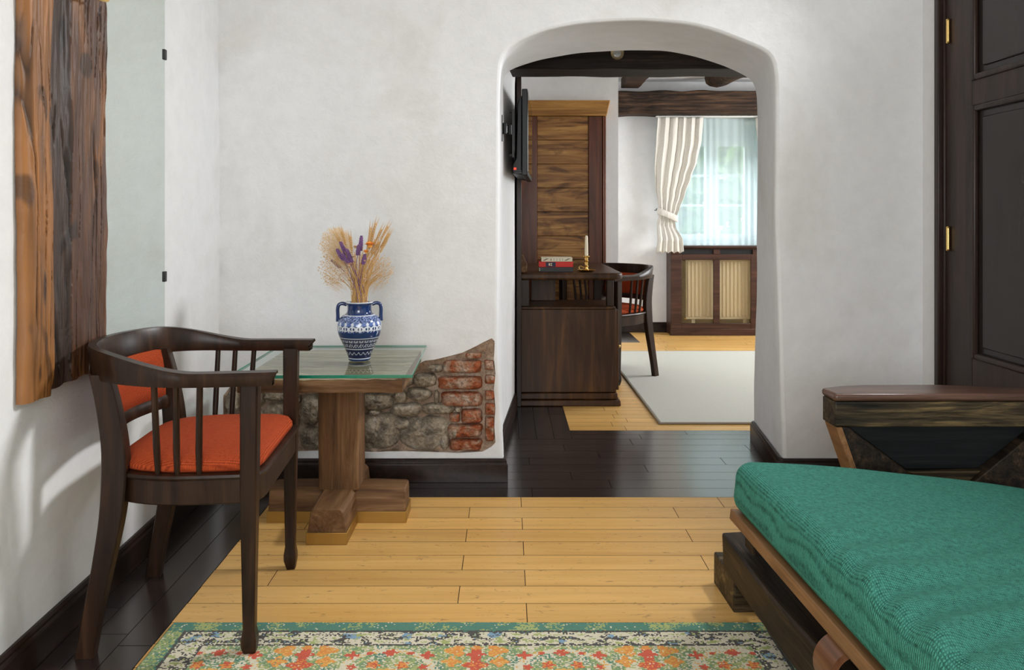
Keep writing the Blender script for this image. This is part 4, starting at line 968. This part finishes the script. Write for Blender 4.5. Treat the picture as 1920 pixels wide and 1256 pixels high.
# ------------------------------------------------------------------ live-edge slab, mirror, lamp on the left wall
def slab():
    t = thing('wooden_wall_slab', 'tall weathered live-edge oak slab hung on the left wall beside the mirror', 'wall slab', (LWALL(2.1)+0.001, 2.105, 0.655))
    NU, NV = 190, 460; z0, z1 = 0.0, 1.32; rings = []
    nz = lambda a, b, s=0: noise.noise(Vector((a, b, s)))
    def base(z): return 0.018-0.004*(0) + 0.010*nz(z*9, 2)
    vs = []; info = []
    for j in range(NV+1):
        v = j/NV; z = z0+(z1-z0)*v; l = -0.210+0.010*nz(z*2.2, 1)+0.003*nz(z*14, 4); r = 0.202+0.009*nz(z*2.6, 7)+0.004*nz(z*12, 5)
        b1 = 0.26+0.030*nz(z*2.0, 12)+0.02*nz(z*7, 13); b2 = 0.50+0.05*nz(z*2.2, 22)+0.02*nz(z*8, 25); b3 = 0.74+0.06*nz(z*1.6, 31)
        for i in range(NU+1):
            u = i/NU; y = l+(r-l)*u; zz = z
            if j == 0: zz = 0.012-0.022*(1-u)+0.012*nz(u*7, 3)
            elif j < 8: zz = max(z, z+(0.012-0.022*(1-u)+0.012*nz(u*7, 3))*(1-j/8))
            h = 0.024
            if u < b1: h += 0.004+0.006*math.sin(u/b1*math.pi)
            elif u < b2: h -= 0.012*min(1, (u-b1)/0.03)*min(1, (b2-u)/0.04)
            else: h += 0.002+0.008*nz(y*9, z*1.1, 5)
            h += 0.0040*nz(y*70, z*4, 1)+0.0022*nz(y*150, z*14, 2)+0.005*nz(y*16, z*2.4, 9)
            cr = nz(y*26+0.5*nz(z*3, 1), z*1.3, 17); crk = max(0.0, 1-abs(cr)/0.05)*max(0.0, min(1.0, nz(y*3, z*3, 44)*8)); h -= 0.007*crk
            ed = min(u, 1-u); h -= 0.012*max(0, 1-ed/0.05)**2; h = max(h, 0.004)
            vs.append((h, y, zz))
            g = nz(y*60, z*2.2, 3)*.5+nz(y*130, z*6, 6)*.5; bl = nz(y*7, z*3.0, 8)
            if u < b1: c = Vector((0.24, 0.100, 0.028)); c *= 1+0.9*g+0.3*bl; c = c.lerp(Vector((0.05, 0.022, 0.012)), max(0, min(1, (nz(y*30, z*9, 71)-0.5)*5)))
            elif u < b2: c = Vector((0.045, 0.026, 0.019)); c *= 1+1.2*g+0.6*bl
            else:
                k_ = max(0, min(1, 0.5+1.8*nz(y*14+2*nz(z*2, 1), z*1.5, 61))); c = Vector((0.070, 0.029, 0.014)).lerp(Vector((0.20, 0.082, 0.024)), k_*k_); c *= 1+1.0*g+0.3*bl
            kn = nz(y*18, z*9, 33); 
            c *= 1-0.6*max(0, min(1, (kn-0.36)*9)); c *= 1-0.8*crk
            info.append(c)
    fs = [(j*(NU+1)+i, j*(NU+1)+i+1, (j+1)*(NU+1)+i+1, (j+1)*(NU+1)+i) for j in range(NV) for i in range(NU)]
    nb = len(vs); bidx = [i for i in range(NU+1)]+[j*(NU+1)+NU for j in range(1, NV+1)]+[NV*(NU+1)+i for i in range(NU-1, -1, -1)]+[j*(NU+1) for j in range(NV-1, 0, -1)]
    for q in bidx: vs.append((0.001, vs[q][1], vs[q][2])); info.append(info[q]*0.8)
    m_ = len(bidx)
    for k in range(m_): fs.append((bidx[k], bidx[(k+1) % m_], nb+(k+1) % m_, nb+k))
    fs.append(tuple(nb+k for k in range(m_)))
    mb = MB(); mb.add(vs, fs); me = bpy.data.meshes.new('slab'); me.from_pydata(vs, [], fs); me.update(); me.materials.append(M['slab'])
    bm = bmesh.new(); bm.from_mesh(me); bmesh.ops.recalc_face_normals(bm, faces=bm.faces[:]); bm.to_mesh(me); bm.free()
    me.polygons.foreach_set('use_smooth', [True]*len(me.polygons)); me.set_sharp_from_angle(angle=math.radians(60))
    ca = me.color_attributes.new('Col', 'FLOAT_COLOR', 'POINT')
    for i, c in enumerate(info): ca.data[i].color = (max(0, c[0]), max(0, c[1]), max(0, c[2]), 1)
    o = bpy.data.objects.new('slab', me); COL.objects.link(o); o.parent = t; o.rotation_euler = (0, 0, 0.0265)
slab()
mr = thing('wall_mirror', 'tall frameless greenish mirror on the left wall behind the wooden slab', 'mirror', (LWALL(2.55)+0.006, 2.55, 0.70), 0.0265)
MB().box(0.0, 0.005, -0.235, 0.205, 0.0, 1.25).build('mirror_glass', M['mirror'], mr, bevel=0.001)
for z in (0.912, 0.164): MB().box(-0.002, 0.010, 0.192, 0.211, z, z+0.035).build('clip', M['metal_dark'], mr, bevel=0.002)
lp = thing('wall_lamp', 'brass wall lamp over the wooden slab, only its curled arm tip in view', 'lamp', (-1.115, 2.15, 1.79))
MB().lathe([(0.04, 0), (0.04, 0.008), (0.02, 0.014)], seg=24).build('back_plate', M['brass'], lp, smooth=True, mat4=Matrix.Rotation(math.pi/2, 4, 'Y'))
MB().tube(catmull([(0.01, 0, 0), (0.04, 0.0, -0.06), (0.05, 0.03, -0.120), (0.048, 0.015, -0.134), (0.04, -0.03, -0.134), (0.045, -0.055, -0.118), (0.055, -0.06, -0.08), (0.10, -0.03, 0.06), (0.12, 0, 0.10)], 6), 0.004, 8).build('curled_arm', M['brass'], lp, smooth=True)
MB().lathe([(0.03, 0.10), (0.05, 0.12), (0.075, 0.2), (0.07, 0.2), (0.045, 0.12), (0.028, 0.105)], c=(0.12, 0, 0), seg=30, cap=False).build('lamp_shade', M['wax'], lp, smooth=True)

# ------------------------------------------------------------------ rugs
def rug():
    x0, x1, y0, y1 = -0.885, 0.735, 0.95, 2.165; st = 0.0042; NX, NY = int((x1-x0)/st), int((y1-y0)/st)
    rnd = random.Random(11); C = lambda r, g, b: lin(r, g, b)
    teal, lg, cream, dk, blue, red, org, yel, gr = C(44, 122, 106), C(164, 176, 104), C(222, 214, 190), C(38, 36, 48), C(120, 160, 190), C(206, 64, 34), C(228, 140, 44), C(232, 172, 70), C(110, 146, 104)
    nn = lambda x, y, s, sd: noise.noise(Vector((x*s, y*s, sd)))
    def pick(x, y):
        d = min(x-x0, x1-x, y1-y, y-y0); r = rnd.random(); a = nn(x, y*0.6, 11, 1)+0.35*(r-0.5)
        if d < 0.052:
            if a > 0.20: return lg if r > .25 else teal
            if r > 0.965: return cream
            return teal if a > -0.30 else (gr if r > .4 else lg)
        if d < 0.060: return dk if r > 0.12 else teal
        if d < 0.118:
            b = nn(x*1.0, y*2.0, 30, 5)+0.5*(r-0.5)
            if b > 0.13: return dk if r > .3 else (lg if r > .12 else blue)
            if b < -0.38: return lg
            if nn(x, y, 18, 9) > 0.38: return blue
            return cream
        if d < 0.126: return dk if r > 0.2 else cream
        # field: mirrored medallion pattern
        X = x-(x0+x1)/2; px = 0.42; fx = (X+px/2) % px-px/2; Y = y1-y; fx_ = abs(fx)
        # flowers
        def fl_(cx, cy, rad, k=5, w=0.3):
            dx, dy = fx_-cx, Y-cy; rr = math.hypot(dx, dy); return rr < 0.98*rad*(1-w*0.7+w*0.7*math.cos(k*math.atan2(dy, dx)))
        if r < 0.96:
            if fl_(0.0, 0.168, 0.026): return red
            if fl_(0.0, 0.215, 0.033, 4): return red if r < .7 else org
            if fl_(0.050, 0.150, 0.030, 3) or fl_(0.058, 0.200, 0.026, 4): return org if r < .6 else yel
            if fl_(0.0, 0.138, 0.016): return org
            if fl_(0.118, 0.172, 0.020, 4, .4): return red
            if fl_(0.160, 0.162, 0.010, 2): return red
            if fl_(0.205, 0.160, 0.016, 4): return red
            if fl_(0.125, 0.225, 0.014): return red
            if fl_(0.175, 0.215, 0.020, 5): return org if r < .6 else red
            if fl_(0.205, 0.245, 0.020): return yel
            if fl_(0.0, 0.275, 0.03): return yel if r < .5 else org
            if fl_(0.08, 0.30, 0.025): return red
            if fl_(0.16, 0.34, 0.03, 4): return red
            if fl_(0.03, 0.38, 0.03, 4): return org
        e = abs(math.hypot((fx_-0.21)/0.105, (Y-0.235)/0.085)-1)
        if e < 0.09: return cream if r < .85 else yel
        m_ = nn(x, y, 15, 21)+0.6*(r-0.5)+0.45*nn(x, y, 60, 2)
        if m_ > 0.30: return cream
        if m_ > 0.02: return (196/255, 0.62, 0.36, 1) if r > .93 else lg
        if m_ > -0.28: return gr
        return teal if r > .5 else cream
    vs, fs, cols = [], [], []
    for j in range(NY+1):
        for i in range(NX+1):
            x, y = x0+i*st, y0+j*st; e = min(i, j, NX-i, NY-j); z = 0.0105+0.0012*rnd.random() if e > 1 else (0.008 if e == 1 else 0.001)
            vs.append((x, y+0.004*nn(x, 0, 2, 7)*(1 if j > NY-4 else 0), z))
    for j in range(NY):
        for i in range(NX):
            fs.append((j*(NX+1)+i, j*(NX+1)+i+1, (j+1)*(NX+1)+i+1, (j+1)*(NX+1)+i)); c = pick(x0+(i+.5)*st, y0+(j+.5)*st); k = 0.85+0.3*rnd.random(); k = 1.02+0.3*(k-1); c = tuple(q*0.80+0.20*m_ for q, m_ in zip(c, (0.42, 0.40, 0.32))); cols.append((c[0]*k, c[1]*k, c[2]*k, 1))
    me = bpy.data.meshes.new('patterned_rug'); me.from_pydata(vs, [], fs); me.update(); me.materials.append(M['rugpile'])
    ca = me.color_attributes.new('Col', 'FLOAT_COLOR', 'CORNER'); flat = []
    for c in cols: flat += list(c)*4
    ca.data.foreach_set('color', flat)
    o = bpy.data.objects.new('patterned_rug', me); COL.objects.link(o)
    tag(o, 'green and cream floral patterned rug with teal border in the foreground', 'rug')
rug()
def crug():
    t = thing('cream_rug', 'plain cream rug on the light boards of the far room, under the desk chair', 'rug', (0, 0, 0))
    q = [(0.800, 4.262), (3.0, 4.262), (3.0, 6.55), (0.790, 6.55)]
    MB().prism([(a+(0.006 if a < 1 else -.006), b+(0.006 if b < 5 else -.006)) for a, b in q], 0.001, 0.011).build('pile', M['rug_cream'], t, bevel=0.003)
    q2 = q; rings = []
    e = MB(); pts = q+[q[0]]
    for a, b in zip(pts[:-1], pts[1:]): e.tube([(a[0], a[1], 0.0062), (b[0], b[1], 0.0062)], 0.006, 8)
    e.build('binding', M['rug_edge'], t, smooth=True)
crug()

# ------------------------------------------------------------------ rustic sofa with green cushion
def sofa():
    ang = math.radians(2.4); t = thing('rustic_sofa', 'low sofa frame of charred timber beams with a broad wooden arm, under the green cushion', 'sofa', (0.602, 2.20, 0), ang)
    # local: x towards the right wall, y negative towards the camera
    timber('long_rail', 0.008, 0.098, -2.0, 0.095, 0.094, 0.195, M['sofa'], t, 0.008, 0.05, 0.007)
    timber('long_rail', 0.80, 0.89, -2.0, 0.095, 0.096, 0.180, M['sofa'], t, 0.006)
    for y in (0.03, -1.75):
        timber('cross_block', 0.020, 0.95, y, y+0.185, 0.0, 0.094, M['sofa_x'], t, 0.005, 0.08, 0.005)
    tilt = Matrix.Translation((0, 0, 0.300)) @ Matrix.Rotation(math.radians(6.6), 4, 'Y')
    MB().box(0.0, 0.95, -1.95, -0.004, -0.030, -0.001).build('seat_board', M['board'], t, bevel=0.003, mat4=tilt)
    for y in (-0.10, -0.75, -1.4):
        MB().hexa([(0.02, y, 0.212), (0.90, y, 0.196), (0.90, y+0.07, 0.196), (0.02, y+0.07, 0.212), (0.02, y, 0.262), (0.90, y, 0.178+0.002), (0.90, y+0.07, 0.18), (0.02, y+0.07, 0.262)]) if False else MB().box(0.03, 0.075, y, y+0.07, 0.206, 0.264).build('riser', M['sofa'], t, bevel=0.003)
    # bentwood loop under the seat board
    rings = []
    for k in range(29):
        a = math.radians(-30+240*k/28); r0, r1 = 0.044, 0.057; c = (0.036, 0.206)
        rings.append([(c[0]+r*math.cos(a), y, c[1]+r*math.sin(a)) for r, y in ((r0, -0.66), (r1, -0.66), (r1, -0.585), (r0, -0.585))])
    o = MB().loft(rings).build('bentwood_loop', M['bent'], t, smooth=True, angle=40); o['label'] = 'polished brown bentwood loop'
    # arm: slab, reddish top, slanted legs and apron
    arm = [(0.352, 0.143), (0.352, 0.235), (0.42, 0.262), (0.50, 0.276), (0.72, 0.270), (0.95, 0.215), (1.085, 0.205), (1.085, 0.115)]
    ins = lambda d: [(x+(0 if 0.36 < x < 1.0 else (d if x < .5 else -d)), y+(d if y < 0.17 else -d)) for x, y in arm]
    MB().prism(ins(0.003), 0.474, 0.547, 'z').build('arm_slab', M['sofa_x'], t, bevel=0.004)
    MB().prism(arm, 0.548, 0.570, 'z').build('arm_top', M['arm_top'], t, bevel=0.009, seg=3)
    y0, y1 = 0.150, 0.195
    MB().prism([(0.358, 0.473), (0.376, 0.473), (0.452, 0.258), (0.434, 0.258)], y0-0.004, y1+0.03, 'y').build('leg_facing', M['board'], t, bevel=0.002)
    MB().prism([(0.377, 0.473), (0.395, 0.473), (0.62, 0.300), (0.66, 0.0), (0.50, 0.0), (0.453, 0.258)], y0, y1, 'y').build('leg', M['sofa'], t, bevel=0.003)
    MB().prism([(1.075, 0.473), (0.98, 0.473), (0.76, 0.300), (0.70, 0.0), (0.85, 0.0), (1.075, 0.30)], y0, y1, 'y').build('leg', M['sofa'], t, bevel=0.003)
    MB().prism([(0.397, 0.4735), (0.978, 0.4735), (0.80, 0.338), (0.58, 0.338)], y0+0.03, y1+0.02, 'y').build('apron', M['ebony'], t, bevel=0.003)
    MB().prism([(0.58, 0.337), (0.80, 0.337), (0.755, 0.300), (0.625, 0.300)], y0+0.012, y1+0.02, 'y').build('apron', M['sofa_x'], t, bevel=0.003)
    # cushion
    g = thing('seat_cushion', 'thick emerald green woven seat cushion lying on the timber sofa', 'cushion', (0.602, 2.20, 0.300), ang)
    R = Matrix.Rotation(math.radians(6.6), 4, 'Y')
    W, L, T_ = 0.93, 1.93, 0.134; rings = []; NJ = 150; NS = 20
    prof = []
    r = 0.040
    def rr(w0, w1, t0, t1, rad, n=6):
        pts = []
        for (cx, cz, a0) in ((w1-rad, t0+rad, -90), (w1-rad, t1-rad, 0), (w0+rad, t1-rad, 90), (w0+rad, t0+rad, 180)):
            for k in range(n+1):
                a = math.radians(a0+90*k/n); pts.append((cx+rad*math.cos(a), cz+rad*math.sin(a)))
        return pts
    def dens(pts, step=0.012):
        out = []
        for i in range(len(pts)):
            a, b = Vector(pts[i]), Vector(pts[(i+1) % len(pts)]); n = max(1, int((b-a).length/step))
            for k in range(n): out.append(a.lerp(b, k/n))
        return out
    base = dens(rr(-0.004, W, 0.0, T_, r)); NJ = 170
    for j in range(NJ+1):
        v = j/NJ; y = -L*v; e = min(v, 1-v)*L; k = 1 if e > 0.035 else math.sqrt(max(0.0, 1-((0.035-e)/0.035)**2)); ring = []
        for p in base:
            cx, cz = W/2, T_/2; x = cx+(p.x-cx)*(1-0.035*(1-k)/W*2); z = cz+(p.y-cz)*(0.30+0.70*k)
            top = max(0, min(1, (p.y-0.03)/0.06)); near = max(0, 1-x/0.62)
            # swept creases running from the left edge towards the back
            s = (-y)+0.50*x-0.28*x*x
            amp = 0.0115*max(0, min(1, (-y-0.30)/0.5))*max(0, near)**0.7
            cre = math.sin(s*62+2.2*noise.noise(Vector((x*3, y*3, 1))))*0.6+0.5*math.sin(s*27+1.3)+0.6*noise.noise(Vector((x*5, s*16, 2)))
            z += top*amp*cre+top*0.010*noise.noise(Vector((x*2.5, y*2.5, 5)))+top*0.012*math.sin(math.pi*min(1, max(0, x/W)))
            x += (1-abs(2*p.y/T_-1))*0.004*noise.noise(Vector((y*9, z*9, 3))) if x < 0.05 else 0
            ring.append((x, y, z))
        rings.append(ring)
    o = MB().loft(rings).build('cover', M['green'], g, smooth=True, mat4=R, angle=80)
M['ebony'] = wood('near_black_board', (0.004, 0.005, 0.006, 1), (0.008, 0.009, 0.010, 1), (0.016, 0.017, 0.016, 1), 'x', 0.5, 0.8, 0.3)
sofa()

# ------------------------------------------------------------------ door on the right wall
def door1():
    X = XR
    fr = MB()
    def frame_profile(y0, y1, z0, z1): fr.box(X-0.030, X+0.0, y0, y1, z0, z1)
    frame_profile(3.170, 3.200, 0, 2.00); frame_profile(2.46, 2.49, 0, 2.00); frame_profile(2.46, 3.2, 2.0005, 2.04)
    fr.box(X-0.040, X, 3.150, 3.168, 0, 1.99).box(X-0.024, X, 3.136, 3.149, 0, 1.99).box(X-0.040, X, 2.492, 2.51, 0, 1.99)
    d = struct(fr.build('door_1', M['door'], bevel=0.004))
    lf = MB(); xa = X-0.016
    lf.box(xa, X, 2.962, 3.134, 0.01, 1.985).box(xa, X, 2.512, 2.60, 0.01, 1.985)
    lf.box(xa, X, 2.601, 2.961, 1.486, 1.576).box(xa, X, 2.601, 2.961, 1.90, 1.985).box(xa, X, 2.601, 2.961, 0.01, 0.570)
    leaf = lf.build('door_leaf', M['door'], d, bevel=0.002)
    for (z0, z1) in ((0.570, 1.486), (1.576, 1.90)):
        p = MB().box(X-0.004, X, 2.60, 2.962, z0, z1).build('door_panel', M['panel'], leaf)
        b = MB().box(X-0.012, X-0.004, 2.65, 2.905, z0+0.045, z1-0.045).build('raised_field', M['panel'], leaf, bevel=0.004)
        mo = MB()
        for s_ in ((2.938, 2.962, z0, z1), (2.60, 2.624, z0, z1), (2.6245, 2.9375, z0, z0+0.022), (2.6245, 2.9375, z1-0.022, z1)): mo.box(X-0.024, X-0.004, *s_)
        mo.build('panel_moulding', M['door'], leaf, bevel=0.007, seg=3)
    for z in (1.79, 1.00):
        MB().tube([(X-0.024, 3.108, z-0.040), (X-0.024, 3.108, z+0.040)], 0.0075, 12).ball((X-0.024, 3.108, z+0.042), .0085, .0085, .006).ball((X-0.024, 3.108, z-0.042), .0085, .0085, .006).tube([(X-0.024, 3.108, z-0.001), (X-0.024, 3.108, z+0.001)], 0.0085, 12).build('hinge', M['brass'], leaf, smooth=True)
M['panel'] = wood('glossy_dark_panel', (0.016, 0.012, 0.010, 1), (0.024, 0.018, 0.016, 1), (0.034, 0.024, 0.020, 1), 'z', 0.24, 0.6, 0.05, 0.15)
door1()
